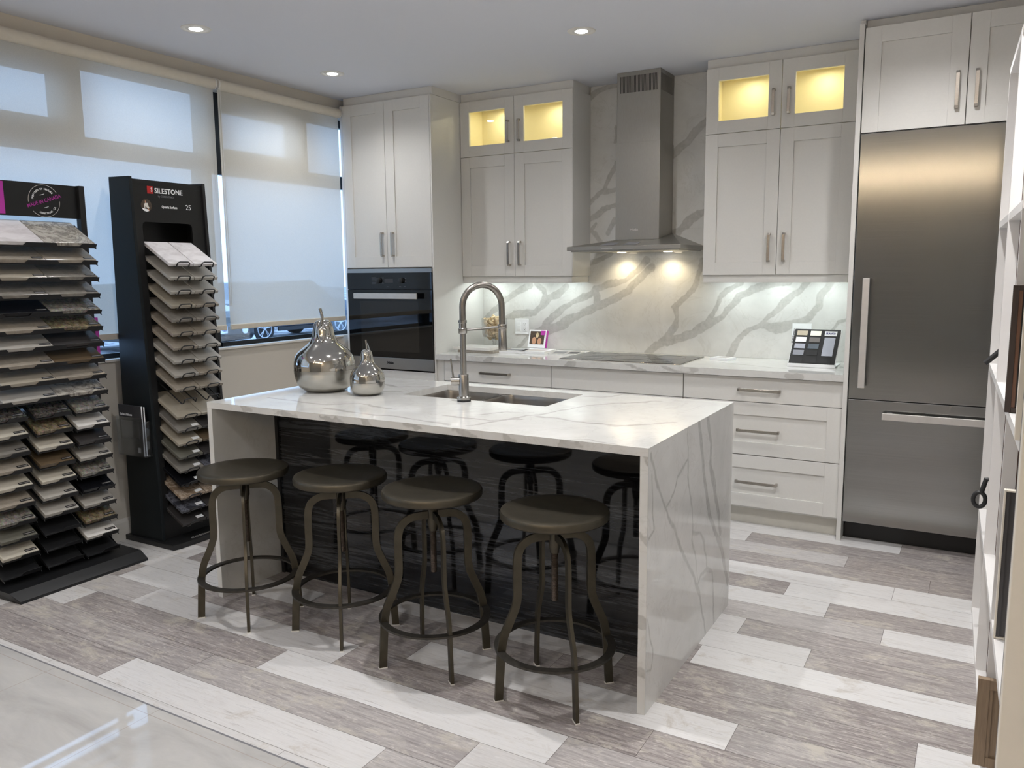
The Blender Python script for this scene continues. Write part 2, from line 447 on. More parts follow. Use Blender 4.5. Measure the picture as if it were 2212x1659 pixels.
# vein centre lines and half widths, metres
VEIN_SPLASH = [([(-0.626,1.038),(-0.481,1.095),(-0.364,1.156),(-0.249,1.21),(-0.159,1.247),(-0.048,1.294),(0.038,1.345),(0.102,1.405),(0.164,1.465),(0.205,1.503)],0.0225),
 ([(-0.626,1.076),(-0.529,1.163),(-0.446,1.228),(-0.329,1.282),(-0.216,1.345),(-0.104,1.386),(0.016,1.416),(0.101,1.475),(0.163,1.553)],0.0185),
 ([(-0.216,1.345),(-0.193,1.252)],0.023),
 ([(0.183,0.91),(0.255,0.978),(0.322,1.02),(0.377,1.101),(0.389,1.17),(0.375,1.239),(0.414,1.288),(0.483,1.347),(0.521,1.414),(0.539,1.49),(0.548,1.547)],0.0195),
 ([(0.312,1.0),(0.43,1.024),(0.529,1.086),(0.616,1.136),(0.683,1.167),(0.739,1.234),(0.812,1.31),(0.921,1.367),(1.02,1.394),(1.108,1.403)],0.02),
 ([(0.596,1.146),(0.643,1.223),(0.684,1.3),(0.735,1.366),(0.809,1.404)],0.013),
 ([(0.752,0.92),(0.801,1.027),(0.874,1.105),(0.956,1.144),(1.026,1.21),(1.077,1.275),(1.163,1.34),(1.221,1.403)],0.0175),
 ([(1.029,1.127),(1.109,1.138),(1.222,1.177),(1.279,1.251),(1.309,1.34),(1.349,1.411)],0.02),
 ([(0.956,1.13),(1.048,1.105),(1.136,1.13)],0.0215),
 ([(1.37,1.109),(1.401,1.163),(1.459,1.178)],0.007),
 ([(-1.133,1.132),(-1.029,1.208),(-0.957,1.275),(-0.862,1.324),(-0.792,1.348),(-0.741,1.38)],0.0185),
 ([(-0.934,1.144),(-0.817,1.175),(-0.701,1.181),(-0.633,1.238),(-0.565,1.294),(-0.499,1.326),(-0.442,1.376)],0.0195),
 ([(-0.686,1.392),(-0.623,1.349),(-0.61,1.305),(-0.633,1.266)],0.016),
 ([(-0.852,0.913),(-0.772,0.985),(-0.679,1.049),(-0.588,1.107),(-0.499,1.184),(-0.442,1.24)],0.0125),
 ([(-0.589,1.039),(-0.499,1.082),(-0.442,1.103)],0.022),
 ([(-0.261,2.659),(-0.188,2.706),(-0.05,2.714),(0.062,2.72)],0.0165),
 ([(-0.258,1.961),(-0.161,2.023),(-0.05,2.026)],0.0145),
 ([(-0.15,2.022),(-0.106,2.105),(-0.062,2.203),(-0.008,2.278)],0.0135),
 ([(-0.064,2.342),(-0.058,2.45)],0.007),
 ([(-0.258,1.827),(-0.161,1.895),(-0.06,1.926),(0.028,1.967)],0.0175),
 ([(-0.246,1.749),(-0.206,1.815)],0.0075),
 ([(-0.114,1.739),(-0.065,1.83)],0.013),
 ([(0.321,2.213),(0.441,2.313),(0.5,2.379),(0.567,2.419)],0.021),
 ([(0.336,1.705),(0.432,1.771),(0.472,1.818),(0.561,1.848)],0.0245),
 ([(-0.223,1.748),(-0.171,1.689)],0.0115),
 ([(-0.262,1.524),(-0.17,1.554),(-0.091,1.595)],0.0115)]
VEIN_SIDE = [([(-2.818,0.89),(-2.772,0.795),(-2.681,0.688),(-2.596,0.599),(-2.503,0.477),(-2.368,0.35),(-2.289,0.268),(-2.245,0.196),(-2.152,0.011)],0.006),
 ([(-2.661,0.672),(-2.591,0.704),(-2.541,0.763),(-2.466,0.786),(-2.433,0.797)],0.004),
 ([(-2.441,0.915),(-2.428,0.73),(-2.373,0.597),(-2.355,0.508),(-2.364,0.472),(-2.323,0.398),(-2.277,0.28)],0.0035),
 ([(-2.304,0.913),(-2.251,0.782),(-2.218,0.682),(-2.169,0.559),(-2.077,0.436),(-1.95,0.314),(-1.822,0.113)],0.0096),
 ([(-2.193,0.918),(-2.135,0.798),(-2.143,0.729),(-2.078,0.609),(-1.993,0.463),(-1.971,0.38)],0.0096),
 ([(-2.354,0.492),(-2.265,0.466),(-2.196,0.406),(-2.163,0.322),(-2.16,0.289),(-2.239,0.283),(-2.275,0.255)],0.005),
 ([(-2.16,0.289),(-2.075,0.252),(-2.051,0.142),(-2.025,0.002)],0.007),
 ([(-2.815,0.818),(-2.786,0.679),(-2.784,0.625),(-2.829,0.611)],0.0035),
 ([(-2.822,0.34),(-2.775,0.196),(-2.788,0.138),(-2.829,0.154)],0.003)]
VEIN_TOP = [([(0.519,-2.772),(0.593,-2.591),(0.672,-2.395),(0.737,-2.133),(0.967,-1.924)],0.0184),
 ([(0.665,-2.488),(0.913,-2.524),(1.046,-2.525),(1.181,-2.363)],0.0251),
 ([(-0.755,-2.883),(-0.576,-2.913),(-0.451,-2.88),(-0.187,-2.884)],0.0209),
 ([(-0.691,-2.62),(-0.47,-2.644),(-0.292,-2.65),(-0.196,-2.571),(0.06,-2.621)],0.0198),
 ([(-0.548,-2.002),(-0.354,-2.076),(-0.231,-2.0)],0.0241),
 ([(-0.251,-2.72),(0.009,-2.758),(0.204,-2.738),(0.464,-2.8)],0.0191),
 ([(0.309,-2.632),(0.533,-2.646),(0.636,-2.569)],0.019),
 ([(0.428,-2.572),(0.495,-2.457),(0.598,-2.433)],0.0119),
 ([(-0.338,-2.226),(-0.226,-2.209)],0.0174),
 ([(0.56,-1.927),(0.704,-1.925),(0.757,-1.758)],0.0188),
 ([(0.921,-2.878),(1.038,-2.799),(1.156,-2.83)],0.0119)]
VEIN_TOP = [(q, h_*.45) for q, h_ in VEIN_TOP]; VEIN_SIDE = [(q, h_*1.45) for q, h_ in VEIN_SIDE]; VEIN_SPLASH = [(q, h_*1.2) for q, h_ in VEIN_SPLASH]

# ------------------------------------------------------------------ room shell
XW = -1.98; XR = 2.62; YB = -8.0
struct('wall_back', MB().box(XW-.14, XR+.1, .012, .15, -.02, H), 'wall')
struct('wall_rear', MB().box(XW-.14, XR+.1, YB-.1, YB, -.02, H), 'rear')
struct('wall_right', MB().box(XR, XR+.1, YB, .012, -.02, H), 'wall')
struct('ceiling', MB().box(XW-.14, XR+.1, YB-.1, .15, H, H+.08), 'ceil')
# left wall with the window openings: (y0, y1, z0, z1)
OPEN = [(-7.2, -1.844, 1.04, 2.117, 1), (-1.724, -.30, 1.04, 2.105, 2),
        (-3.42, -2.706, 2.288, 2.505, 3), (-2.538, -1.817, 2.215, 2.565, 4), (-1.620, -1.057, 2.268, 2.492, 5), (-.875, -.35, 2.195, 2.545, 6)]
def wall_with_holes(mb, x0, x1, ya, yb, za, zb, holes):
    ys = sorted({ya, yb, *[h[0] for h in holes], *[h[1] for h in holes]}); zs = sorted({za, zb, *[h[2] for h in holes], *[h[3] for h in holes]})
    for a, b in zip(ys[:-1], ys[1:]):
        run = None
        for c, d in zip(zs[:-1], zs[1:]):
            hole = any(h[0]-1e-6 <= a and b <= h[1]+1e-6 and h[2]-1e-6 <= c and d <= h[3]+1e-6 for h in holes)
            if hole:
                if run: mb.box(x0, x1, a, b, *run); run = None
            else: run = (run[0], d) if run else (c, d)
        if run: mb.box(x0, x1, a, b, *run)
big = [(-7.3, -.25, 1.022, 2.60)]
wl_mb = MB(); wall_with_holes(wl_mb, XW-.14, XW, YB, .012, -.02, H, big); struct('wall_left', wl_mb, 'wall')
struct('trim_1', MB().box(XW-.045, XW+.014, -7.3, -.66, 1.010, 1.024), 'trimw', bevel=.002)   # window stool
fr_mb = MB(); wall_with_holes(fr_mb, -2.085, -2.045, -7.3, -.25, 1.024, 2.60, [h[:4] for h in OPEN])
for (a, b, c, d, n_) in OPEN[:2]: fr_mb.box(-2.045, -2.03, a, b, c-.016, c+.012)
struct('window_1', fr_mb, 'black')
for k_, (a, b, c, d, n_) in enumerate(OPEN):
    g = MB().box(-2.068, -2.062, a-.005, b+.005, c-.005, d+.005); o = obj('window_pane', g, 'winglass', bpy.data.objects['window_1'])
struct('baseboard_left', MB().prism([(0, 0), (.014, 0), (.014, .10), (.008, .118), (0, .12)], lambda a, b, t: (XW+a, t, b), YB, -.66), 'trimw')
struct('baseboard_rear', MB().box(XW, XR, YB, YB+.014, 0, .12), 'trimw')

# floor of wooden planks, laid in rows along x
def plank_floor():
    P0, PW, PL = -.905, .1672, 1.238
    rows = {}   # k -> (cuts, tones between cuts)
    R = lambda k, cuts, tones: rows.__setitem__(k, (cuts, tones))
    # row k spans y from P0-k*PW down to P0-(k+1)*PW
    R(-2, [1.86], [.95, .1]); R(-1, [-.13, 1.102, 2.34], [.1, .9, .15, .1]); R(0, [.40, 1.635], [.2, .55, .1])
    R(1, [.80, 2.02], [.9, .15, .1]); R(2, [-.6, .64, 1.88], [.1, .9, .97, 1.0]); R(3, [.205, 1.443], [.1, .1, .97])
    R(4, [-.83, .408, 1.646], [.9, .1, .92, .15]); R(5, [.644, 1.882], [.9, .35, .92]); R(6, [.123, 1.361], [.1, .8, .18])
    R(7, [-.822, .416, 1.654], [.1, .8, .95, .15]); R(8, [.03, 1.267], [.2, .12, 1.0]); R(9, [-1.4, -.205, 1.03], [.9, .1, .75, .08])
    R(10, [-1.657, -.42, .82, 2.058], [.9, .9, .2, .08, .97]); R(11, [-1.49, -.94, .302, 1.54], [.1, .97, .1, .95, .2])
    R(12, [-1.157, .073, 1.31], [.45, .8, .08, .1]); R(13, [-1.39, -.154, 1.085], [.8, .12, .97, .3]); R(14, [-1.63, -.38, .852], [.9, .2, .3, .75])
    R(15, [-1.86, -.626, .612], [.2, .15, .93, .4]); R(16, [-.9, .34, 1.58], [.85, .85, .85, .8])
    v = []; f = []; tone = []; seed = []
    rr = random.Random(5)
    k = -6
    while True:
        y1 = P0-k*PW; y0 = y1-PW
        if y1 < YB: break
        tile_here = y0 < -3.62
        if k in rows: cuts, tn = rows[k]
        else:
            c = rr.uniform(-2, -.8); cuts = []
            while c < XR: cuts.append(c); c += PL
            tn = [rr.choice([.1, .15, .3, .85, .95]) for _ in range(len(cuts)+1)]
        xs = [XW] + [c for c in cuts if XW < c < XR] + [XR]
        for i, (a, b) in enumerate(zip(xs[:-1], xs[1:])):
            segs = [(a, b, max(y0, YB), min(y1, .0))]
            if tile_here:
                segs = []
                yy = max(y0, YB)
                if y1 > -3.615: segs.append((a, b, -3.614, y1))
                if b > 1.3 and y1 <= -3.615: segs.append((max(a, 1.3), b, yy, y1))
                elif b > 1.3: segs.append((max(a, 1.3), b, yy, -3.614))
            for (p, q, r, s_) in segs:
                if q-p < .01 or s_-r < .004: continue
                e = .0007; n = len(v)
                v += [(p+e, r+e, 0), (q-e, r+e, 0), (q-e, s_-e, 0), (p+e, s_-e, 0)]; f.append((n, n+1, n+2, n+3))
                tone.append(tn[min(i, len(tn)-1)]); seed.append(rr.uniform(0, 40))
        k += 1
    # body under the planks
    nb = len(v); m = MB().box(XW-.14, XR+.1, YB-.1, .15, -.06, -.0015)
    v += m.v; f += [tuple(i+nb for i in q) for q in m.f]; tone += [0]*6; seed += [0]*6
    me = bpy.data.meshes.new('floor'); me.from_pydata(v, [], f)
    for nme, dat in (('tone', tone), ('seed', seed)):
        a = me.attributes.new(nme, 'FLOAT', 'FACE'); a.data.foreach_set('value', np.array(dat, np.float32))
    me.materials.append(MT['floor']); me.materials.append(MT['gap'])
    for p in list(me.polygons)[-6:]: p.material_index = 1
    o = bpy.data.objects.new('floor', me); COL.objects.link(o); o['kind'] = 'structure'
plank_floor()
struct('floor', MB().box(XW, 1.3, YB, -3.622, -.001, .0045), 'tile')
struct('trim_2', MB().box(XW, 1.3, -3.622, -3.6155, -.001, .005), MT['grey'])

# ------------------------------------------------------------------ ceiling lights
def down_proto():
    t = thing('downlight', '-', 'light', (0, 0, 0), 'recessed ceiling downlights')
    m = MB().lathe([(.048, -.0005), (.056, -.004), (.073, -.003), (.075, -.0002), (.075, .0), (.044, .0)], n=36)
    obj('trim_ring', m, 'trimw', t, world=False, smooth=True)
    m = MB().lathe([(.0, -.004), (.012, -.007), (.026, -.006), (.034, -.002), (.034, .0), (.0, .0)], n=24)
    obj('lamp_lens', m, 'lamp', t, world=False, smooth=True)
    m = MB().lathe([(.034, -.0002), (.0345, -.003), (.050, -.0015), (.050, -.0002)], n=36)
    obj('reflector', m, 'trimw', t, world=False, smooth=True)
    return t
dp = down_proto()
DL_LAB = {0: 'round recessed ceiling downlight nearest the left edge, above the left roller blind', 1: 'round recessed ceiling downlight in front of the tall oven cabinet and right blind',
          2: 'round recessed ceiling downlight out in front of the steel range hood'}
for i, (x, y, pw) in enumerate(DOWNLIGHTS):
    t = dp if i == 0 else copy_tree(dp)
    t.location = (x, y, H)
    t['label'] = DL_LAB.get(i, 'recessed ceiling downlight outside the view')
    light('spot', 'SPOT', (x, y, H-.012), pw, DOWN_COL, .032, (0, 0, 0), 150, .9, parent=t)

# ------------------------------------------------------------------ blinds
def blind(y0, y1, zbot, label, cord_y):
    t = thing('roller_blind', label, 'window blind', (-1.93, (y0+y1)/2, 2.64), 'roller blinds on the left wall')
    obj('roller_tube', MB().cyl((-1.944, y0, 2.622), (-1.944, y1, 2.622), .032, 24), 'blindbar', t, smooth=True)
    f = MB(); n = 24
    zz = [zbot+.03+(2.600-zbot-.03)*i/n for i in range(n+1)]
    f.add([(-1.945+(.012 if i == n else 0)*0, y, z) for i, z in enumerate(zz) for y in (y0+.004, y1-.004)], [(2*i, 2*i+1, 2*i+3, 2*i+2) for i in range(n)])
    obj('fabric', f, 'blind', t)
    obj('bottom_bar', MB().prism([(-1.953, zbot), (-1.937, zbot), (-1.9365, zbot+.032), (-1.9535, zbot+.032)], lambda a, b, s: (a, s, b), y0+.004, y1-.004), 'blindbar', t, bevel=.003)
    for yy in (y0, y1): obj('bracket', MB().cyl((-1.944, yy-.004, 2.622), (-1.944, yy+.004, 2.622), .034, 24), 'trimw', t)
    if cord_y is not None:
        pts = [(-1.915, cord_y-.006, 2.62)] + [(-1.915, cord_y-.006, 2.62-.13*k) for k in range(1, 11)] + [(-1.915, cord_y, 1.29)] + [(-1.915, cord_y+.008, 2.62-.13*k) for k in range(10, 0, -1)] + [(-1.915, cord_y+.008, 2.62)]
        obj('pull_chain', MB().tube(smooth_path(pts, 3), .0018, 6), 'trimw', t)
    return t
blind(-3.95, -1.757, 1.135, 'off-white translucent roller blind behind the two stone sample racks', None)
blind(-1.733, -.655, 1.135, 'narrower off-white translucent roller blind beside the tall oven cabinet', -1.74)
blind(-6.4, -3.98, 1.135, 'off-white roller blind on the window further along, outside the view', None)

# ------------------------------------------------------------------ cabinets
def shaker(mb, x0, x1, z0, z1, yf, th=.02, rail=.07, dp=.009, glass=False, left=None, right=None):
    """door facing -y with its front at yf"""
    yb = yf+th; L = left or rail; Rr = right or rail
    mb.box(x0, x0+L, yf, yb, z0, z1); mb.box(x1-Rr, x1, yf, yb, z0, z1)
    mb.box(x0+L, x1-Rr, yf, yb, z0, z0+rail); mb.box(x0+L, x1-Rr, yf, yb, z1-rail, z1)
    if not glass: mb.box(x0+L, x1-Rr, yf+dp, yb-.002, z0+rail, z1-rail)
    return mb
def bar_handle(name, c, length, vertical, parent, mat='nickel', w_=.017, out=.03, yf=0):
    """square bow handle on a face looking -y; c = (x, z) centre"""
    m = MB(); x, z = c; h = length/2; t = .006
    if vertical:
        m.prism([(-h, 0), (-h, -out*.82), (-h+.012, -out), (h-.012, -out), (h, -out*.82), (h, 0), (h-.012, 0), (h-.012, -out+t+.002), (h-.016, -out+t), (-h+.016, -out+t), (-h+.012, -out+t+.002), (-h+.012, 0)], lambda a, b, s: (x+s, yf+b, z+a), -w_/2, w_/2)
    else:
        m.prism([(-h, 0), (-h, -out*.82), (-h+.012, -out), (h-.012, -out), (h, -out*.82), (h, 0), (h-.012, 0), (h-.012, -out+t+.002), (h-.016, -out+t), (-h+.016, -out+t), (-h+.012, -out+t+.002), (-h+.012, 0)], lambda a, b, s: (x+a, yf+b, z+s), -w_/2, w_/2)
    return obj(name, m, mat, parent, bevel=.0012)
G = .0015   # half reveal

# tall cabinet with the oven
t = thing('tall_cabinet', 'tall off-white oven cabinet beside the window, two shaker doors on top', 'cabinet', (-1.545, -.32, 0))
yf = -.6375
m = MB(); m.box(-1.947, -1.925, yf, .0, .0, 2.672); m.box(-1.155, -1.143, yf+.0, .0, .0, 2.672)
m.box(-1.925, -1.155, yf+.022, .0, 1.513, 2.672); m.box(-1.925, -1.155, -.03, .0, .1, 1.513); m.box(-1.925, -1.155, yf+.03, -.03, .1, .775)
obj('carcass', m, 'cab', t, bevel=.0012)
for (a, b, s) in ((-1.923, -1.5455, 1), (-1.5425, -1.157, 0)):
    d = obj('door', shaker(MB(), a, b, 1.52, 2.670, yf, rail=.077), 'cab', t, bevel=.001)
    bar_handle('handle', (-1.5455-.035 if s else -1.5425+.055, 1.682), .172, True, d, yf=yf)
obj('drawer_front', MB().box(-1.923, -1.157, yf, yf+.02, .115, .778), 'cab', t, bevel=.001)
obj('crown_filler', MB().box(-1.925, -1.143, -.6175, .0, 2.674, H-.001), 'cab', t)
obj('toe_kick', MB().box(-1.925, -1.155, -.57, -.55, 0, .1), 'toe', t)

# built-in oven
t = thing('wall_oven', 'black glass built-in oven with a steel bar handle in the tall cabinet', 'oven', (-1.54, -.64, .79))
yo = -.648
m = MB().box(-1.92, -1.158, yo+.01, -.08, .788, 1.511); obj('housing', m, 'black', t)
obj('top_strip', MB().box(-1.92, -1.158, yo, yo+.012, 1.483, 1.511), 'steelsoft', t)
cp = obj('control_panel', MB().box(-1.92, -1.158, yo, yo+.012, 1.366, 1.4825), 'blackglass', t, bevel=.001)
for kx in (-1.622, -1.418):
    obj('knob', MB().tube([(kx, yo, 1.427), (kx, yo-.018, 1.427), (kx, yo-.02, 1.427)], [.021, .019, .016], 24), 'black', cp, smooth=True)
obj('display', MB().box(-1.572, -1.495, yo-.0008, yo, 1.411, 1.439), 'dgrey', cp)
m = MB()
for i in range(6):
    zz = 1.404+i*.0088; m.box(-1.69, -1.655+(.006 if i % 2 else 0), yo-.0004, yo, zz, zz+.0012); m.box(-1.595, -1.58, yo-.0004, yo, zz, zz+.0012)
for zz in (1.418, 1.428, 1.44): m.box(-1.39, -1.378, yo-.0004, yo, zz, zz+.0014)
for xx in (-1.55, -1.44, -1.40): m.box(xx, xx+.016, yo-.0004, yo, 1.385, 1.3868)
obj('panel_markings', m, 'grey', cp)
d = obj('oven_door', MB().box(-1.92, -1.158, yo, yo+.012, .873, 1.360), 'blackglass', t, bevel=.001)
obj('door_window', MB().box(-1.802, -1.277, yo-.0006, yo, .915, 1.279), 'ovenwin', d)
m = MB(); m.box(-1.824, -1.254, yo-.052, yo-.040, 1.297, 1.338); obj('door_handle', m, 'handle', d, bevel=.003)
for xx in (-1.80, -1.29): obj('handle_post', MB().box(xx-.012, xx+.012, yo-.041, yo, 1.306, 1.33), 'black', d)
lw = obj('lower_strip', MB().box(-1.92, -1.158, yo, yo+.012, .790, .871), 'steelsoft', t, bevel=.001)
obj('logo', text_on(MB(), 'Miele', .026, (-1.54, yo, .834), (1, 0, 0), (0, 0, 1), (0, -1, 0), width=.056, bold=.0008), 'black', lw)

# upper cabinets
UF = -.2814
def upper(name, label, x0, xs, x1, zs=2.290, pulls=None, right_panel=True):
    t = thing(name, label, 'cabinet', ((x0+x1)/2, -.14, 1.403))
    m = MB(); yc = UF+.022; th = .018
    m.box(x0, x0+th, yc, 0, 1.448, 2.672); m.box(x1-th, x1, yc, 0, 1.448, 2.672)
    if right_panel: m.box(x1-.003, x1+.0, UF, yc, 1.448, 2.672)
    m.box(x0+th, x1-th, yc, 0, 1.448, 1.466); m.box(x0+th, x1-th, yc, 0, 2.652, 2.672)
    m.box(x0+th, x1-th, -.012, 0, 1.466, 2.652)
    obj('carcass', m, 'cab', t, bevel=.0008)
    m = MB(); m.box(x0+th, x1-th, yc, -.012, zs-.014, zs+.004)
    m.box(x0+th, x0+th+.002, yc, -.012, zs+.004, 2.652); m.box(x1-th-.002, x1-th, yc, -.012, zs+.004, 2.652)
    m.box(x0+th, x1-th, -.014, -.012, zs+.004, 2.652); m.box(x0+th, x1-th, yc, -.012, 2.650, 2.652)
    obj('lit_compartment', m, 'cab_in', t)
    for i, (a, b) in enumerate(((x0+G, xs-G), (xs+G, x1-.004))):
        d = obj('glass_door', shaker(MB(), a, b, zs+G, 2.671, UF, rail=.073, glass=True), 'cab', t, bevel=.001, label='door with a yellow-lit glass pane')
        obj('glass_pane', MB().box(a+.071, b-.071, UF+.009, UF+.013, zs+.073, 2.599), 'glass', d)
        hx = xs-.043 if i == 0 else xs+.043
        bar_handle('handle', (hx, 2.44), .148, True, d, yf=UF)
        d = obj('door', shaker(MB(), a, b, 1.449, zs-G, UF, rail=.076), 'cab', t, bevel=.001)
        bar_handle('handle', (hx, 1.608), .17, True, d, yf=UF)
        cx = (a+b)/2
        pk = obj('puck_lamp', MB().lathe([(.0, .0), (.028, 0), (.030, .004), (.030, .009), (0, .009)], (cx, -.13, 2.641), 20), 'trimw', t, smooth=True)
        light('cabinet_glow', 'AREA', (cx, -.13, 2.638), .36, (1, .95, .64), .05, parent=t)
    obj('light_rail', MB().box(x0+.003, x1-.012, UF+.012, UF+.03, 1.403, 1.448).box(x1-.028, x1-.012, UF+.03, -.004, 1.403, 1.448), 'cab', t, bevel=.0008)
    obj('crown_filler', MB().box(x0, x1-.006 if right_panel else x1, UF+.018, 0, 2.674, H-.001), 'cab', t)
    obj('under_cabinet_lamp', MB().box(x0+.08, x1-.08, -.155, -.135, 1.438, 1.4475), 'trimw', t)
    n = 3
    for i in range(n):
        xx = x0+(x1-x0)*(i+.5)/n
        light('worktop_glow', 'AREA', (xx, -.145, 1.436), 0.40, (.90, 1.0, .98), .05, size_y=.02, parent=t)
    return t
upper('wall_cabinet', 'off-white wall cabinet left of the range hood, two lit glass doors on top', -1.141, -.699, -.2507)
upper('wall_cabinet', 'off-white wall cabinet between the range hood and fridge, two lit glass doors', .640, 1.082, 1.4935, right_panel=True)
# filler between right upper cabinet and tall panel
t = thing('cabinet_end_panel', 'narrow full-height off-white end panel on the left of the steel fridge', 'panel', (1.548, -.33, 0))
obj('panel', MB().box(1.5355, 1.5585, -.660, 0, 0, 2.70), 'cab', t, bevel=.001)
obj('crown_filler', MB().box(1.5355, 1.5585, -.62, 0, 2.70, H-.001), 'cab', t)
obj('filler_strip', MB().box(1.4937, 1.5352, UF+.003, 0, 1.405, H-.001), 'cab', t)

# fridge cabinet
t = thing('fridge_top_cabinet', 'off-white two-door shaker cabinet directly above the steel fridge', 'cabinet', (2.02, -.33, 2.165))
m = MB().box(1.562, 2.49, -.630, 0, 2.166, 2.68); obj('carcass', m, 'cab', t)
for i, (a, b) in enumerate(((1.5635, 2.0265), (2.0305, 2.492))):
    d = obj('door', shaker(MB(), a, b, 2.167, 2.679, -.655, rail=.077), 'cab', t, bevel=.001)
    bar_handle('handle', (1.987 if i == 0 else 2.070, 2.33), .175, True, d, yf=-.655)
obj('crown_filler', MB().box(1.562, 2.49, -.60, 0, 2.681, H-.001), 'cab', t)
t = thing('cabinet_end_panel', 'off-white end panel hidden behind the display shelving', 'panel', (2.5, -.33, 0))
obj('panel', MB().box(2.494, 2.515, -.66, 0, 0, H-.001), 'cab', t)

# fridge
t = thing('fridge', 'tall brushed stainless steel fridge with bar handles and lower freezer drawer', 'fridge', (2.02, -.33, 0))
obj('body', MB().box(1.565, 2.488, -.615, -.01, .105, 2.160), 'black', t)
d = obj('fridge_door', MB().box(1.5635, 2.490, -.655, -.617, .7925, 2.1615), 'fridge', t, bevel=.002)
m = MB().box(1.613, 1.646, -.712, -.698, .858, 1.430); obj('handle', m, 'handle', d, bevel=.002)
for a in (.875, 1.39): obj('handle_post', MB().box(1.620, 1.639, -.699, -.655, a, a+.025), 'grey', d)
d = obj('freezer_drawer', MB().box(1.5635, 2.490, -.655, -.617, .112, .7885), 'fridge', t, bevel=.002)
m = MB().box(1.737, 2.315, -.712, -.698, .697, .733); obj('handle', m, 'handle', d, bevel=.002)
for a in (1.755, 2.27): obj('handle_post', MB().box(a, a+.025, -.699, -.655, .703, .727), 'grey', d)
obj('plinth_grille', MB().box(1.565, 2.488, -.56, -.54, .0, .104), 'black', t)

# base cabinets
BF = -.625
def base_unit(label, x0, x1, drawers, loc_x):
    t = thing('base_cabinet', label, 'cabinet', (loc_x, -.3, 0))
    obj('carcass', MB().box(x0, x1, BF+.022, -.002, .1, .876), 'cab', t)
    for (z0, z1, flat_, hz) in drawers:
        mb = MB().box(x0+G, x1-G, BF, BF+.02, z0, z1) if flat_ else shaker(MB(), x0+G, x1-G, z0, z1, BF, rail=.075)
        d = obj('drawer', mb, 'cab', t, bevel=.001)
        if hz: bar_handle('handle', ((x0+x1)/2, hz), .24, False, d, yf=BF, w_=.017, out=.032)
    obj('toe_kick', MB().box(x0, x1, -.57, -.552, 0, .1), 'toe', t)
    return t
st = [(.422, .7275, False, .565), (.114, .4175, False, .262)]
base_unit('off-white base cabinet at the left end of the worktop, one top drawer handle', -1.083, -.2415, [(.731, .872, True, .800)]+st, -.66)
base_unit('off-white base cabinet under the cooktop, plain front without handles', -.2395, .643, [(.731, .872, True, None)]+st, .2)
base_unit('off-white base cabinet next to the fridge panel with three handled drawers', .645, 1.533, [(.731, .872, True, .800)]+st, 1.09)
t = thing('filler_panel', 'narrow off-white filler between the oven cabinet and worktop drawers', 'panel', (-1.11, -.3, 0))
obj('panel', MB().box(-1.141, -1.085, BF+.002, -.002, 0, .876), 'cab', t)

# worktop
wt = thing('worktop', 'white veined quartz worktop along the back wall under the cooktop', 'worktop', (.2, -.33, .877))
veined('slab', [(-1.1425, 1.534, -.65, -.002)], lambda u, v: (u, v, .9151), [([(-.9, -.2), (-.3, -.62)], .012), ([(.1, -.62), (.4, -.05)], .015), ([(.72, -.3), (1.2, -.5), (1.5, -.45)], .008), ([(.0, -.66), (.15, -.64)], .02)],
       MB().box(-1.1425, 1.534, -.65, -.002, .877, .915), parent=wt, step=.01)
def edge_patch(parent, xs, y, z0, z1):
    pass
# front edge veins as thin strip grid belonging to the slab
veined('front_edge', [(-1.1425, 1.534, .8775, .9148)], lambda u, v: (u, -.6502, v), [([(-.72, .87), (-.66, .93)], .02), ([(-.12, .87), (-.06, .92)], .018), ([(.27, .92), (.36, .885), (.42, .87)], .012), ([(.5, .91), (.62, .885), (.74, .9)], .012), ([(1.24, .9), (1.3, .88)], .018), ([(-.95, .9), (-.9, .87)], .01)],
       MB(), parent=wt, step=.004, warp=.02)

# backsplash
bs = thing('backsplash', 'white quartz splashback with broad branching grey veins behind the cooktop', 'backsplash', (.2, 0, .915))
veined('slab', [(-1.143, 1.535, .9155, 1.752), (-.2507, .640, 1.7525, H-.001)], lambda u, v: (u, np.full_like(u, .0)-.0, v), VEIN_SPLASH,
       MB().box(-1.143, 1.535, .0005, .0118, .9155, 1.752).box(-.2507, .640, .0005, .0118, 1.7525, H-.001), parent=bs, step=.0045)

# cooktop
t = thing('cooktop', 'flat black glass induction cooktop with steel rim set on the worktop', 'cooktop', (.2, -.33, .915))
obj('steel_rim', MB().box(-.206, .609, -.582, -.088, .9152, .9192), 'nickel', t, bevel=.001)
gl = obj('glass_top', MB().box(-.202, .605, -.578, -.092, .9192, .9215), 'blackglass', t)
m = MB()
for (cx_, cy_, r__) in ((-.03, -.24, .1), (-.03, -.45, .075), (.2, -.35, .125), (.43, -.24, .1), (.43, -.45, .075)):
    m.tube([(cx_+r__*math.cos(a_*PI/24), cy_+r__*math.sin(a_*PI/24), .9216) for a_ in range(48)], .0006, 4, closed=True)
obj('cooking_zone_marking', m, 'dgrey', gl)

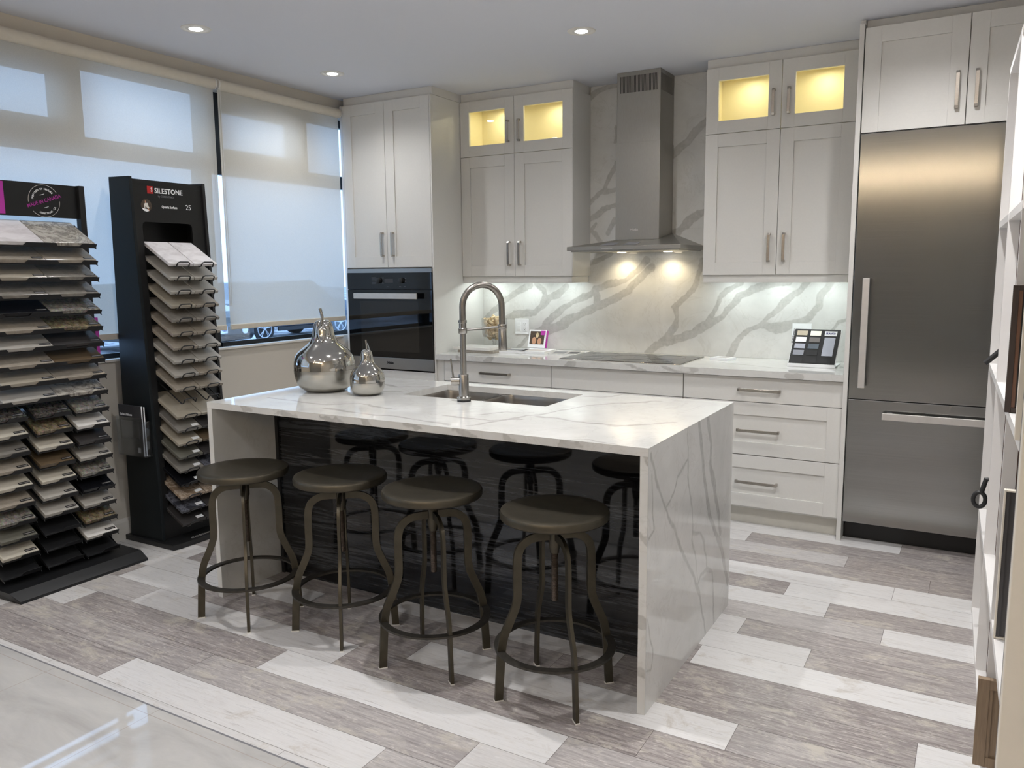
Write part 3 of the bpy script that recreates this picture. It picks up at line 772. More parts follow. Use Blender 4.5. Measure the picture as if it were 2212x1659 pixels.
# range hood
t = thing('range_hood', 'brushed steel chimney range hood with two warm lamps above the cooktop', 'range hood', (.184, -.2, 1.607))
hx0, hx1, hy = -.197, .565, -.4824; z0, z1 = 1.607, 1.636
cx0, cx1, cy = .050, .342, -.255
m = MB(); m.box(hx0, hx1, hy, -.001, z0+.004, z1)
A = [(hx0, hy, z1), (hx1, hy, z1), (hx1, -.001, z1), (hx0, -.001, z1)]; B = [(cx0-.004, cy-.004, 1.679), (cx1+.004, cy-.004, 1.679), (cx1+.004, -.001, 1.725), (cx0-.004, -.001, 1.725)]
m.add(A+B, [(0, 1, 5, 4), (1, 2, 6, 5), (2, 3, 7, 6), (3, 0, 4, 7), (4, 5, 6, 7)])
cn = obj('canopy', m, 'steelh', t, bevel=.001)
obj('filter_plate', MB().box(hx0+.02, hx1-.02, hy+.02, -.02, z0-.004, z0+.005), 'steelh', t)
m = MB(); zv0, zv1 = 2.600, 2.702; n_s = 28; wv = cx1-.018-(cx0+.018)
fr0, fr1 = cx0+.018, cx1-.018
m.box(cx0, fr0, cy, cy+.001, 2.29, H-.001); m.box(fr1, cx1, cy, cy+.001, 2.29, H-.001); m.box(fr0, fr1, cy, cy+.001, 2.29, zv0); m.box(fr0, fr1, cy, cy+.001, zv1, H-.001)
for i in range(n_s):   # bars between the vent slots
    a = fr0+wv*i/n_s; m.box(a, a+wv/n_s*.52, cy, cy+.001, zv0, zv1)
m.box(cx0, cx0+.001, cy, -.001, 2.29, H-.001)
m.box(cx1-.001, cx1, cy, -.25, 2.29, H-.001); m.box(cx1-.001, cx1, -.02, -.001, 2.29, H-.001); m.box(cx1-.001, cx1, -.25, -.02, 2.29, zv0); m.box(cx1-.001, cx1, -.25, -.02, zv1, H-.001)
for i in range(24): a = -.245+.225*i/24; m.box(cx1-.001, cx1, a, a+.0045, zv0, zv1)
obj('upper_chimney', m, 'steelh', t)
obj('vent_backing', MB().box(cx0+.01, cx1-.012, cy+.02, -.01, 2.56, 2.72), 'black', t)
lc = obj('lower_chimney', MB().box(cx0-.003, cx1+.003, cy-.003, -.001, 1.680, 2.292), 'steelh', t, bevel=.001)
obj('logo', text_on(MB(), 'Miele', .022, (.176, cy-.0035, 1.742), (1, 0, 0), (0, 0, 1), (0, -1, 0), width=.055, bold=.0005), 'handle', lc)
m = MB()
for i in range(9): m.box(.045+i*.0085, .0505+i*.0085, hy-.001, hy, 1.618, 1.622)
obj('control_buttons', m, 'handle', cn)
sl = Vector((0, cy-.004-hy, 1.679-z1)).normalized(); nn = Vector((0, -sl.z, sl.y))
for cx_ in (.075, .225):
    c_ = Vector((cx_, hy+.075, z1+.075*(1.679-z1)/(cy-.004-hy))) + nn*.0008
    obj('sticker', MB().obox(c_, (1, 0, 0), sl, nn, .045, .05, .0004), 'grey', cn)
for cx_ in (.03, .355):
    lp = obj('lamp', MB().lathe([(.0, -.003), (.022, -.003), (.030, -.001), (.030, .003), (0, .003)], (cx_, -.105, z0-.004), 24), 'lampw', t, smooth=True, label='warm glowing hood lamp')
    light('hood_glow', 'SPOT', (cx_, -.105, z0-.010), 2.8, (1, .83, .55), .02, (math.radians(8), 0, 0), 130, .8, parent=t)

# outlets
def outlet(name, label, x0, x1, z0, z1, parts):
    t = thing(name, label, 'outlet', ((x0+x1)/2, 0, (z0+z1)/2))
    p = obj('cover_plate', MB().box(x0, x1, -.006, .0, z0, z1), 'white', t, bevel=.002)
    hw = (x1-x0)/2
    for i, kind in enumerate(parts):
        cx_ = x0+hw*(i+.5)*.86+hw*.14; zc = (z0+z1)/2
        o = obj('switch' if kind == 's' else 'socket', MB().box(cx_-.017, cx_+.017, -.008, -.006, zc-.034, zc+.034), 'white', t, bevel=.001)
        m = MB()
        if kind == 'o':
            for dz in (-.017, .017):
                m.box(cx_-.008, cx_-.006, -.0085, -.008, zc+dz, zc+dz+.007); m.box(cx_+.006, cx_+.008, -.0085, -.008, zc+dz, zc+dz+.007)
                m.cyl((cx_, -.008, zc+dz-.005), (cx_, -.0085, zc+dz-.005), .0025, 10)
            obj('socket_slot', m, 'dgrey', o)
        else:
            obj('rocker', MB().box(cx_-.012, cx_+.012, -.011, -.008, zc-.022, zc+.006), 'white', o, bevel=.001)
outlet('power_outlet', 'white double wall plate with switch and outlet behind the faucet', -.861, -.745, 1.019, 1.134, 'so')
outlet('power_outlet', 'white double wall plate half hidden behind the black sample board', 1.137, 1.252, 1.029, 1.145, 'os')

# ------------------------------------------------------------------ island
IX0, IX1, IY0, IY1, TH = -.836, 1.252, -2.8414, -1.8064, .028
isl = thing('kitchen_island', 'kitchen island with white veined quartz waterfall top and glossy black back', 'island', ((IX0+IX1)/2, (IY0+IY1)/2, 0))
SX0, SX1, SY0, SY1 = -.181, .580, -2.267, -1.890
zt = .915
m = MB()
m.box(IX0, SX0, IY0, IY1, zt-TH, zt-.0003); m.box(SX1, IX1, IY0, IY1, zt-TH, zt-.0003)
m.box(SX0, SX1, IY0, SY0, zt-TH, zt-.0003); m.box(SX0, SX1, SY1, IY1, zt-TH, zt-.0003)
veined('top_slab', [(IX0, SX0, IY0, IY1), (SX1, IX1, IY0, IY1), (SX0, SX1, IY0, SY0), (SX0, SX1, SY1, IY1)], lambda u, v: (u, v, np.full_like(u, zt)), VEIN_TOP, m, parent=isl, step=.006, warp=.02)
veined('front_edge', [(IX0, IX1, zt-TH, zt)], lambda u, v: (u, np.full_like(u, IY0-.0003), v), [([(-.6+.22*i, .90), (-.56+.22*i+.03*(i % 3), .888)], .012+.004*(i % 2)) for i in range(8)], MB(), parent=isl, step=.004, warp=.03)
veined('side_slab', [(IY0, IY1, .0, zt)], lambda u, v: (np.full_like(u, IX1+.0004), u, v), VEIN_SIDE, MB().box(IX1-TH, IX1-.0003, IY0, IY1, 0, zt-TH-.0005), parent=isl, step=.004, warp=.010)
veined('side_slab_edge', [(IX1-TH, IX1, .0, zt-TH-.0002)], lambda u, v: (u, np.full_like(u, IY0-.0003), v), [([(1.22, .63), (1.255, .60)], .012), ([(1.22, .335), (1.255, .33)], .018), ([(1.22, .15), (1.255, .14)], .012), ([(1.235, .9), (1.24, .87)], .006)], MB(), parent=isl, step=.003, warp=.02)
obj('side_slab', MB().box(IX0, IX0+TH, IY0, IY1, 0, zt-TH-.0005), 'marble', isl)
obj('black_panel', MB().box(IX0+TH, IX1-TH, -2.465, -2.445, 0.0, zt-TH-.0005), 'darkwood', isl, label='glossy black wood-grain back panel')
obj('corner_post', MB().box(IX0+TH, IX0+TH+.02, -2.475, -2.4655, 0.0, zt-TH-.0005), 'black', isl)
obj('carcass', MB().box(IX0+TH, IX1-TH, -2.444, -2.30, .0, zt-TH-.001).box(IX0+TH, IX1-TH, -1.87, -1.83, .1, zt-TH-.001).box(IX0+TH, IX1-TH, -2.30, -1.87, .1, .5), 'cab', isl)

# sink
t = thing('kitchen_sink', 'double-bowl stainless undermount sink cut into the island top', 'sink', ((SX0+SX1)/2, (SY0+SY1)/2, .68))
zs_ = zt-TH-.0015; zb = .69; wl = .006; xm = .155
def bowl(x0, x1, y0, y1):
    m = MB(); r = .045
    def rr(inset, z):
        out = []
        for (cx_, cy_, a0) in ((x1-r, y1-r, 0), (x0+r, y1-r, 90), (x0+r, y0+r, 180), (x1-r, y0+r, 270)):
            for k in range(7):
                a = math.radians(a0+15*k); out.append((cx_+(r-inset)*math.cos(a), cy_+(r-inset)*math.sin(a), z))
        return out
    rings = [rr(-.010, zs_), rr(0, zs_), rr(.004, zs_-.02), rr(.006, zb+.03), rr(.028, zb)]
    v = [p for R_ in rings for p in R_]; n = 28; f = []
    for i in range(len(rings)-1): f += [(i*n+k, i*n+(k+1) % n, (i+1)*n+(k+1) % n, (i+1)*n+k) for k in range(n)]
    f.append(tuple(4*n+k for k in range(n))); m.add(v, f); return m
for (a, b) in ((SX0-.004, xm-.012), (xm+.012, SX1+.004)):
    o = obj('bowl', bowl(a, b, SY0-.004, SY1+.004), 'sink', t, smooth=True)
    obj('drain', MB().lathe([(.0, .001), (.038, .001), (.042, .003), (.042, .0)], ((a+b)/2, (SY0+SY1)/2, zb), 24), 'chrome', o, smooth=True)
obj('rim', MB().box(xm-.012, xm+.012, SY0-.004, SY1+.004, zs_-.006, zs_), 'nickel', t, bevel=.002)
obj('rim_frame', MB().box(SX0-.02, SX0-.006, SY0-.02, SY1+.02, zs_-.003, zs_).box(SX1+.006, SX1+.02, SY0-.02, SY1+.02, zs_-.003, zs_), 'nickel', t)

# faucet
fx, fy = .194, -2.308
t = thing('kitchen_faucet', 'tall brushed nickel arched pull-down faucet standing at the island sink', 'faucet', (fx, fy, zt))
obj('base_ring', MB().lathe([(.031, 0), (.031, .009)], (fx, fy, zt), 32), 'black', t, smooth=True)
obj('body', MB().lathe([(.031, .009), (.031, .018), (.0265, .022), (.0225, .024), (.0225, .118), (.021, .121), (.0145, .122)], (fx, fy, zt), 32), 'faucet', t, smooth=True)
dx, dy = .55, .835
R_ = .095
obj('riser', MB().lathe([(.0135, .12), (.0135, .325)], (fx, fy, zt), 24), 'faucet', t, smooth=True)
obj('collar', MB().lathe([(.0175, .30), (.019, .302), (.019, .322), (.0165, .325), (.0165, .345), (.019, .348), (.019, .358), (.0145, .36)], (fx, fy, zt), 28), 'faucet', t, smooth=True)
pts = [(fx, fy, zt+.35), (fx, fy, zt+.40)]
for k in range(0, 181, 10):
    a = math.radians(k); s_ = R_*(1-math.cos(a)); pts.append((fx+dx*s_, fy+dy*s_, zt+.415+R_*math.sin(a)))
ex, ey = fx+dx*2*R_, fy+dy*2*R_
pts += [(ex+.001, ey, zt+.37), (ex+.002, ey, zt+.33)]
hp = smooth_path(pts, 4)
obj('hose', MB().tube(hp, .0142, 16), 'spring', t, smooth=True)
obj('spray_head', MB().tube([(ex+.002, ey, zt+.332), (ex+.002, ey, zt+.328), (ex+.005, ey, zt+.226), (ex+.005, ey, zt+.217)], [.0145, .0175, .0205, .0185], 24), 'faucet', t, smooth=True)
obj('holder_ring', MB().lathe([(.0195, -.008), (.021, -.006), (.021, .010), (.0195, .012)], (ex+.002, ey, zt+.322), 24), 'faucet', t, smooth=True)
obj('support_arm', MB().tube([(fx+dx*.015, fy+dy*.015, zt+.315), (ex-dx*.018, ey-dy*.018, zt+.322)], .0055, 12), 'faucet', t, smooth=True)
hd = obj('lever_hub', MB().tube([(fx-.018*.866, fy-.018*.5, zt+.09), (fx-.055*.866, fy-.055*.5, zt+.09)], .0185, 24), 'faucet', t, smooth=True)
b0 = Vector((fx-.045*.866, fy-.045*.5, zt+.1)); obj('lever', MB().tube([b0, b0+Vector((-.010, -.004, .09))], [.0048, .0034], 10), 'faucet', t, smooth=True)

# ------------------------------------------------------------------ decorative pears
def pear(label, cx_, cy_, r, h, zseam, stem, lean, leaf_dir, curl):
    t = thing('metal_pear', label, 'ornament', (cx_, cy_, zt), 'polished metal pear boxes on the island')
    lo = [(r*.50, 0), (r*.64, .004), (r*.84, zseam*.22), (r*.945, zseam*.5), (r*.99, zseam*.8), (r*1.0, zseam-.001), (r*.97, zseam-.0008)]
    obj('lower_bowl', MB().lathe([(p.x, p.y) for p in smooth_path([(a, b, 0) for a, b in lo[:6]], 5)]+[(r*.9, zseam-.001)], (cx_, cy_, zt), 56), 'pearlow', t, smooth=True)
    d = h-zseam
    up_ = [(r*1.0, zseam), (r*.995, zseam+d*.12), (r*.945, zseam+d*.25), (r*.83, zseam+d*.36), (r*.64, zseam+d*.46), (r*.46, zseam+d*.555), (r*.37, zseam+d*.68), (r*.335, zseam+d*.82), (r*.275, zseam+d*.94), (r*.16, h-.0015), (r*.05, h-.004)]
    lid = obj('lid', MB().lathe([(r*.9, zseam)]+[(p.x, p.y) for p in smooth_path([(a, b, 0) for a, b in up_], 5)], (cx_, cy_, zt), 56), 'pearm', t, smooth=True)
    s0 = Vector((cx_, cy_, zt+h-.008)); s1 = s0+Vector((lean[0], lean[1], stem))
    obj('stem', MB().tube(smooth_path([s0, s0.lerp(s1, .5)+Vector((.002, 0, 0)), s1], 4), r*.05, 10), 'pearm', lid, smooth=True)
    # leaf hanging down the neck
    L = Vector(leaf_dir).normalized(); side = L.cross(Vector((0, 0, 1)))
    top = s0+Vector((0, 0, stem*.45))
    prof = [(.0, 0), (r*.30+.004, -.01-h*.02), (r*.36+.006, -h*.14), (r*.42+.006, -h*.22), (r*.52+.006, -h*.30), (r*.66+.006, -h*.36)]
    obj('leaf_stalk', MB().tube(smooth_path([top, top+L*(r*.16)+Vector((0, 0, .004 if not curl else .012)), top+L*(r*.36+.006)+Vector((0, 0, -h*.12))], 5), r*.028, 8), 'pearm', lid, smooth=True)
    v = []; f = []; nseg = 12
    a0, a1 = -h*.12, -h*.36
    for i in range(nseg+1):
        u = i/nseg; z_ = top.z+a0+(a1-a0)*u
        zz = (z_-zt-zseam)/d; rr_ = np.interp(zz, [0, .12, .25, .36, .46, .555, .68, .82, .94, 1], [r, r*.995, r*.945, r*.83, r*.64, r*.46, r*.37, r*.335, r*.275, r*.16])+.004
        wd = r*.20*math.sin(PI*min(1, u*.93+.07))**.8*(1-.25*u)+.0005
        for s_ in (-1, -.5, 0, .5, 1):
            p = Vector((cx_, cy_, z_))+L*(rr_-.002*abs(s_)-(wd*s_)**2/(2*max(rr_, .01))+.0016*(1 if (i % 2 == 0) else 0)*(1-abs(s_)))+side*(wd*s_)
            v.append(tuple(p))
    for i in range(nseg):
        for j in range(4): f.append((i*5+j, i*5+j+1, (i+1)*5+j+1, (i+1)*5+j))
    o = obj('leaf', MB().add(v, f), 'pearm', lid, smooth=True); sm = o.modifiers.new('thick', 'SOLIDIFY'); sm.thickness = .002
    return t
pear('large polished metal pear ornament on the left end of the island top', -.600, -.330-2.0, .147, .345, .108, .062, (-.012, -.004), (.56, -.83, 0), False)
pear('small polished metal pear ornament just right of the large pear', -.322, -2.345, .081, .214, .063, .052, (-.002, 0), (.93, -.36, 0), True)

# ------------------------------------------------------------------ stools
def make_stool():
    t = thing('bar_stool', '-', 'stool', (0, 0, 0), 'metal bar stools along the island')
    path = [(.012, .577), (.05, .577), (.088, .572), (.120, .550), (.134, .515), (.1365, .45), (.1365, .38), (.142, .340), (.162, .290), (.184, .240), (.194, .195), (.199, .14), (.208, .0)]
    pp = [(p.x, p.y) for p in smooth_path([(a, b, 0) for a, b in path], 5)]
    for k in range(4):
        a = PI/4+k*PI/2; ca, sa = math.cos(a), math.sin(a); n = len(pp); outer = []; inner = []
        for i, (x, z) in enumerate(pp):
            x0, z0 = pp[max(i-1, 0)]; x1, z1 = pp[min(i+1, n-1)]; tx, tz = x1-x0, z1-z0; l = math.hypot(tx, tz); nx, nz = -tz/l, tx/l
            hw = .0145
            outer.append((x+nx*hw, z+nz*hw)); inner.append((x-nx*hw, z-nz*hw))
        outer[-1] = (outer[-1][0], 0.0005); inner[-1] = (inner[-1][0], 0.0005)
        m = MB(); v = []; f = []
        for i in range(n):
            for (x, z) in (outer[i], inner[i]):
                for s in (-.006, .006): v.append((ca*x-sa*s, sa*x+ca*s, z))
        for i in range(n-1):
            b = i*4
            f += [(b, b+4, b+5, b+1), (b+1, b+5, b+7, b+3), (b+3, b+7, b+6, b+2), (b+2, b+6, b+4, b)]
        f += [(0, 1, 3, 2), (n*4-4, n*4-2, n*4-1, n*4-3)]
        m.add(v, f)
        lg = obj('leg', m, 'stool', t, world=False, smooth=True)
        x_ = .208; c_ = Vector((ca*x_, sa*x_, .003))
        obj('glide', MB().obox((ca*x_, sa*x_, .002), (ca, sa, 0), (-sa, ca, 0), (0, 0, 1), .0165, .0078, .002), 'trimw', lg, world=False)
    obj('foot_ring', MB().lathe([(.186, .176), (.214, .176), (.214, .184), (.186, .184)], n=64, close=True), 'stooldark', t, world=False, smooth=True)
    obj('collar', MB().lathe([(.016, .515), (.017, .53), (.020, .535), (.020, .600), (.018, .604)], n=24), 'stool', t, world=False, smooth=True)
    m = MB(); prof = []
    z = .335
    while z < .640: prof += [(.0105, z), (.0122, z+.002)]; z += .004
    m.lathe(prof, n=16); obj('screw_rod', m, 'screw', t, world=False, smooth=False)
    sp_ = [(.02, .634), (.06, .634), (.10, .636), (.174, .634), (.184, .633), (.189, .638), (.190, .655), (.186, .6625), (.176, .6655), (.155, .664), (.12, .6595), (.07, .6565), (.0, .656)]
    st_ = obj('seat', MB().lathe(sp_, n=72), 'stool', t, world=False, smooth=True)
    obj('mounting_plate', MB().box(-.05, .05, -.05, .05, .6295, .6345), 'stool', t, world=False)
    return t
stool = make_stool()
for i, (x, y, rz, dz, lab) in enumerate([
    (-.565, -2.892, 0, -.009, 'bronze metal bar stool furthest left, in front of the white island end panel'),
    (-.088, -2.812, -8, .002, 'bronze metal bar stool second from the left, almost touching the leftmost stool'),
    (.402, -2.850, 6, .016, 'bronze metal bar stool second from the right with the highest seat'),
    (.918, -2.850, 1.5, .007, 'bronze metal bar stool nearest the camera, at the right end of the island')]):
    o = stool if i == 0 else copy_tree(stool)
    o.location = (x, y, 0); o.rotation_euler.z = math.radians(rz); o['label'] = lab
    for ch in o.children:
        if ch.name.split('.')[0] in ('seat', 'screw_rod', 'mounting_plate'): ch.location.z = dz

# ------------------------------------------------------------------ stone sample racks
def slab_mesh(name, mat, x_back, x_front, y0, y1, z_back, z_front, th=.012, origin=None):
    """tilted sample tile; top surface from (x_back,z_back) down to (x_front,z_front)"""
    o_ = Vector(((x_back+x_front)/2, (y0+y1)/2, (z_back+z_front)/2-th/2)) if origin is None else Vector(origin)
    d = Vector((x_front-x_back, 0, z_front-z_back)).normalized(); n = Vector((-d.z, 0, d.x))
    a = Vector((x_back, 0, z_back)); b = Vector((x_front, 0, z_front)); c_ = b-n*th; e = a-n*th
    m = MB().prism([(a.x, a.z), (b.x, b.z), (c_.x, c_.z), (e.x, e.z)], lambda p, q, s: (p-o_.x, s-o_.y, q-o_.z), y0, y1)
    o = obj(name, m, mat, None, world=False, bevel=.0018); o.location = o_; return o

# --- tall black tower with two columns
SYL, SYR = -2.515, -2.035
def xf(z): return -1.667-.067*z/1.97
tw = thing('sample_tower', 'tall black stone sample tower standing between the window wall and the island', 'display stand', (-1.80, (SYL+SYR)/2, 0))
def side_poly(): return [(-1.945, .028), (xf(.028), .028), (-1.672, .35), (-1.690, .8), (-1.705, 1.2), (-1.722, 1.6), (-1.736, 1.995), (-1.905, 2.0), (-1.925, 1.1)]
for y0 in (SYL, SYR-.018):
    obj('side_panel', MB().prism(side_poly(), lambda a, b, t: (a, t, b), y0, y0+.018), 'navy' if y0 == SYL else 'black', tw, bevel=.002)
obj('base', MB().prism([(-1.97, SYL-.02), (-1.555, SYL-.02), (-1.545, SYL+.03), (-1.545, SYR-.03), (-1.555, SYR+.02), (-1.97, SYR+.02)], lambda a, b, t: (a, b, t), 0, .029), 'black', tw, bevel=.003)
def xp(z): return xf(z)-.012
O0, O1, OZ0, OZ1 = -2.452, -2.138, .165, 1.764
def rrect(a0, a1, b0, b1, r, n=5):
    out = []
    for cx_, cy_, s in ((a1-r, b1-r, 0), (a0+r, b1-r, 90), (a0+r, b0+r, 180), (a1-r, b0+r, 270)):
        out += [(cx_+r*math.cos(math.radians(s+90*k/n)), cy_+r*math.sin(math.radians(s+90*k/n))) for k in range(n+1)]
    return out
inner = rrect(O0, O1, OZ0, OZ1, .022)
Y0, Y1, Z0, Z1 = SYL+.018, SYR-.018, .03, 1.985
cc = Vector(((Y0+Y1)/2, (Z0+Z1)/2))
def outer_pt(p):   # project the inner loop onto the outer rectangle corner by corner
    a, b = p; return (Y1 if a > O1-.001-.0215 and False else (Y1 if a > cc.x else Y0), b) if O0+.022 > a or a > O1-.022 else (a, Z1 if b > cc.y else Z0)
n = len(inner); m = MB()
outl = []
for i, (a, b) in enumerate(inner):
    q, k = divmod(i, 6)
    cx_, cy_ = ((Y1, Z1), (Y0, Z1), (Y0, Z0), (Y1, Z0))[q]
    if q in (0, 2): o2 = (cx_, b) if k < 3 else (a, cy_)
    else: o2 = (a, cy_) if k < 3 else (cx_, b)
    outl.append(o2)
v = [(xp(b), a, b) for a, b in inner]+[(xp(b), a, b) for a, b in outl]+[(xp(b)-.012, a, b) for a, b in inner]
f = []
for i in range(n):
    j = (i+1) % n; f += [(i, j, n+j, n+i), (i, 2*n+i, 2*n+j, j)]
corners = [(Y1, Z1), (Y0, Z1), (Y0, Z0), (Y1, Z0)]
for q, (a, b) in enumerate(corners):
    i0 = q*6+2; k = len(v); v.append((xp(b), a, b)); f.append((n+i0, n+i0+1, k))
m.add(v, f)
fp = obj('front_panel', m, 'blackp', tw)
obj('back_panel', MB().prism([(-1.935, .03), (-1.92, .03), (-1.885, 1.98), (-1.90, 1.98)], lambda a, b, t: (a, t, b), Y0, Y1), 'blackp', tw)
obj('top_panel', MB().box(-1.90, -1.745, Y0, Y1, 1.955, 1.967), 'blackp', tw)
ex_, ez_, en_ = (0, 1, 0), (-.034, 0, 1), (1, 0, .034)
def hx(z): return xp(z)+.0004
hd_ = obj('header_lettering', text_on(text_on(text_on(MB(), 'SILESTONE', .038, (hx(1.931), -2.272, 1.931), ex_, ez_, en_, width=.176, bold=.0006), 'Quartz Surface', .020, (hx(1.848), -2.275, 1.848), ex_, ez_, en_, width=.098, bold=.0004), '25', .040, (hx(1.853), -2.152, 1.853), ex_, ez_, en_, width=.034), 'white', fp, label='white lettering')
obj('small_lettering', text_on(text_on(MB(), 'by COSENTINO', .0155, (hx(1.903), -2.292, 1.903), ex_, ez_, en_, width=.098), 'ANNIVERSARY' if False else '2 5', .0001, (hx(1.83), -2.152, 1.83), ex_, ez_, en_), 'grey', fp)
lg = obj('logo_square', MB().obox((hx(1.934), -2.387, 1.934), ex_, (0, 0, 1), (1, 0, 0), .018, .0195, .0006), 'red', fp, label='red logo square')
obj('logo_letter', text_on(MB(), 'S', .030, (hx(1.934)+.0008, -2.379, 1.934), ex_, ez_, en_, width=.009, bold=.0006), 'white', lg)
def disc(c, r, n=40, a0=0, a1=360):
    m = MB(); v = [Vector(c)+Vector((0, r*math.cos(math.radians(a0+(a1-a0)*k/n)), r*math.sin(math.radians(a0+(a1-a0)*k/n)))) for k in range(n+1)]
    m.add(v, [tuple(range(n+1))]); return m
pc = (hx(1.85)+.0006, -2.418, 1.850)
dsc = obj('picture_disc', disc(pc, .033), 'brownp', fp, label='round printed picture of a seated person in white')
def poly_on(parent, name, mat, pts, c, off=.0004):
    obj(name, MB().add([(c[0]+off, c[1]+a, c[2]+b) for a, b in pts], [tuple(range(len(pts)))]), mat, parent)
poly_on(dsc, 'printed_slab', 'white', [(-.028, -.014), (.008, -.020), (.014, -.0285), (0, -.0325), (-.014, -.029), (-.024, -.021)], pc)
poly_on(dsc, 'printed_clothing', 'trimw', [(-.012, .012), (.008, .013), (.012, -.004), (.018, -.012), (.010, -.018), (.002, -.012), (-.006, -.001), (-.008, -.014), (-.013, -.014), (-.014, .002)], pc, .0005)
poly_on(dsc, 'printed_figure', 'skin', [(-.010, .022), (-.006, .026), (-.002, .020), (-.001, .013), (-.006, .012)], pc, .0007)
poly_on(dsc, 'printed_leg', 'skin', [(.004, -.012), (.010, -.012), (.018, -.026), (.013, -.028)], pc, .0008)
poly_on(dsc, 'printed_hair', 'brownp', [(-.014, .022), (-.008, .029), (-.008, .022), (-.010, .010), (-.014, .006)], pc, .0009)
obj('base_lettering', text_on(MB(), 'COSENTINO', .028, (-1.578, -2.30, .0295), (0, 1, 0), (-1, 0, 0), (0, 0, 1), width=.20), 'handle', tw)
def hook_geo():
    m = MB()
    d = Vector((-1.555+1.76, 0, -.12)).normalized(); n = Vector((-d.z, 0, d.x))
    f0 = Vector((-1.548, 0, 0))
    lift = n*.026
    for (y_a, y_b) in ((-.045, .045),):
        B0 = f0-d*.235-n*.018; F0 = f0-n*.018
        pts = [B0+Vector((0, y_a, 0)), F0+Vector((0, y_a, 0))+d*.004, F0+Vector((0, y_a+.006, 0))+d*.008+n*.006, F0+Vector((0, y_a+.008, 0))+d*.008+lift, F0+Vector((0, y_a+.020, 0))+d*.008+lift+n*.006,
               F0+Vector((0, y_b-.020, 0))+d*.008+lift+n*.006, F0+Vector((0, y_b-.008, 0))+d*.008+lift, F0+Vector((0, y_b-.006, 0))+d*.008+n*.006, F0+Vector((0, y_b, 0))+d*.004, B0+Vector((0, y_b, 0))]
        m.tube(pts, .0034, 8)
    return m
hk = None
cols_ = {  # row: (left material, words, right material, words)
 1: ('white', 'white quartz with a faint grey vein', 'white', 'white quartz'), 2: ('grey', 'light grey quartz', 'grey', 'light grey quartz'), 3: ('grey', 'light grey quartz', 'grey', 'light grey quartz'),
 4: ('beige', 'beige quartz', 'warm', 'warm grey quartz'), 5: ('conc', 'concrete grey quartz', 'conc', 'concrete grey quartz'), 6: ('warm', 'warm grey quartz', 'warm', 'warm grey quartz'),
 7: ('warm', 'warm grey quartz', 'grey', 'light grey quartz'), 8: ('grey', 'light grey quartz', 'grey', 'light grey quartz'), 9: ('grey', 'light grey quartz', 'warm', 'warm grey quartz'), 10: ('warm', 'warm grey quartz', 'warm', 'warm grey quartz'),
 12: ('beige', 'beige quartz', 'beige', 'beige quartz'), 13: ('mid', 'mid grey quartz', 'dark', 'charcoal quartz'), 14: ('beige', 'beige quartz', 'brown', 'brown quartz'), 15: ('green', 'grey-green quartz', 'dark', 'charcoal quartz'),
 16: ('mid', 'mid grey quartz', 'navym', 'dark blue-grey quartz'), 17: ('black', 'black quartz', 'black', 'black quartz'), 18: ('marb', 'brown veined marble', 'marb', 'brown veined marble'), 19: ('navym', 'dark blue-grey veined', 'dark', 'charcoal quartz'), 20: ('dark', 'charcoal quartz', 'dark', 'charcoal quartz')}
ORD = ['', 'first', 'second', 'third', 'fourth', 'fifth', 'sixth', 'seventh', 'eighth', 'ninth', 'tenth', 'eleventh', 'twelfth', 'thirteenth', 'fourteenth', 'fifteenth', 'sixteenth', 'seventeenth', 'eighteenth', 'nineteenth', 'lowest']
for r in range(1, 21):
    zfr = 1.541-(r-1)*.0744
    for c_, (ya, yb) in enumerate(((-2.440-.0013*r, -2.289-.0011*r), (-2.284-.0011*r, -2.133-.0008*r))):
        if hk is None: hk = obj('wire_hook', hook_geo(), 'black', tw, world=False, smooth=True); h = hk
        else: h = hk.copy(); COL.objects.link(h); h.parent = tw
        up2 = .012 if r == 11 else 0
        h.location = Vector((0, (ya+yb)/2, zfr+up2))-Vector(tw.location)
        if r in cols_:
            mt, wd = cols_[r][c_*2:c_*2+2]
            s_ = slab_mesh('stone_sample', ST[mt], -1.758, -1.552, ya, yb, zfr+.120, zfr, th=.0165)
            tag(s_, '%s sample in the tall tower, %s shelf from top, %s column' % (wd, ORD[r] if r not in (1, 20) else ('top' if r == 1 else 'bottom'), ('left', 'right')[c_]), 'stone sample', 'stone samples in the tall black tower')
            s_['label'] = s_['label'].replace('top shelf from top', 'top shelf').replace('bottom shelf from top', 'bottom shelf')
            if r >= 13:
                d = Vector((.206, 0, -.120)).normalized(); nn_ = Vector((-d.z, 0, d.x)); c0 = Vector((-1.575, yb-.030, zfr+.0134))+nn_*.0004
                obj('paper_label', MB().obox(c0, (0, 1, 0), d, nn_, .022, .010, .0003), 'white', s_)
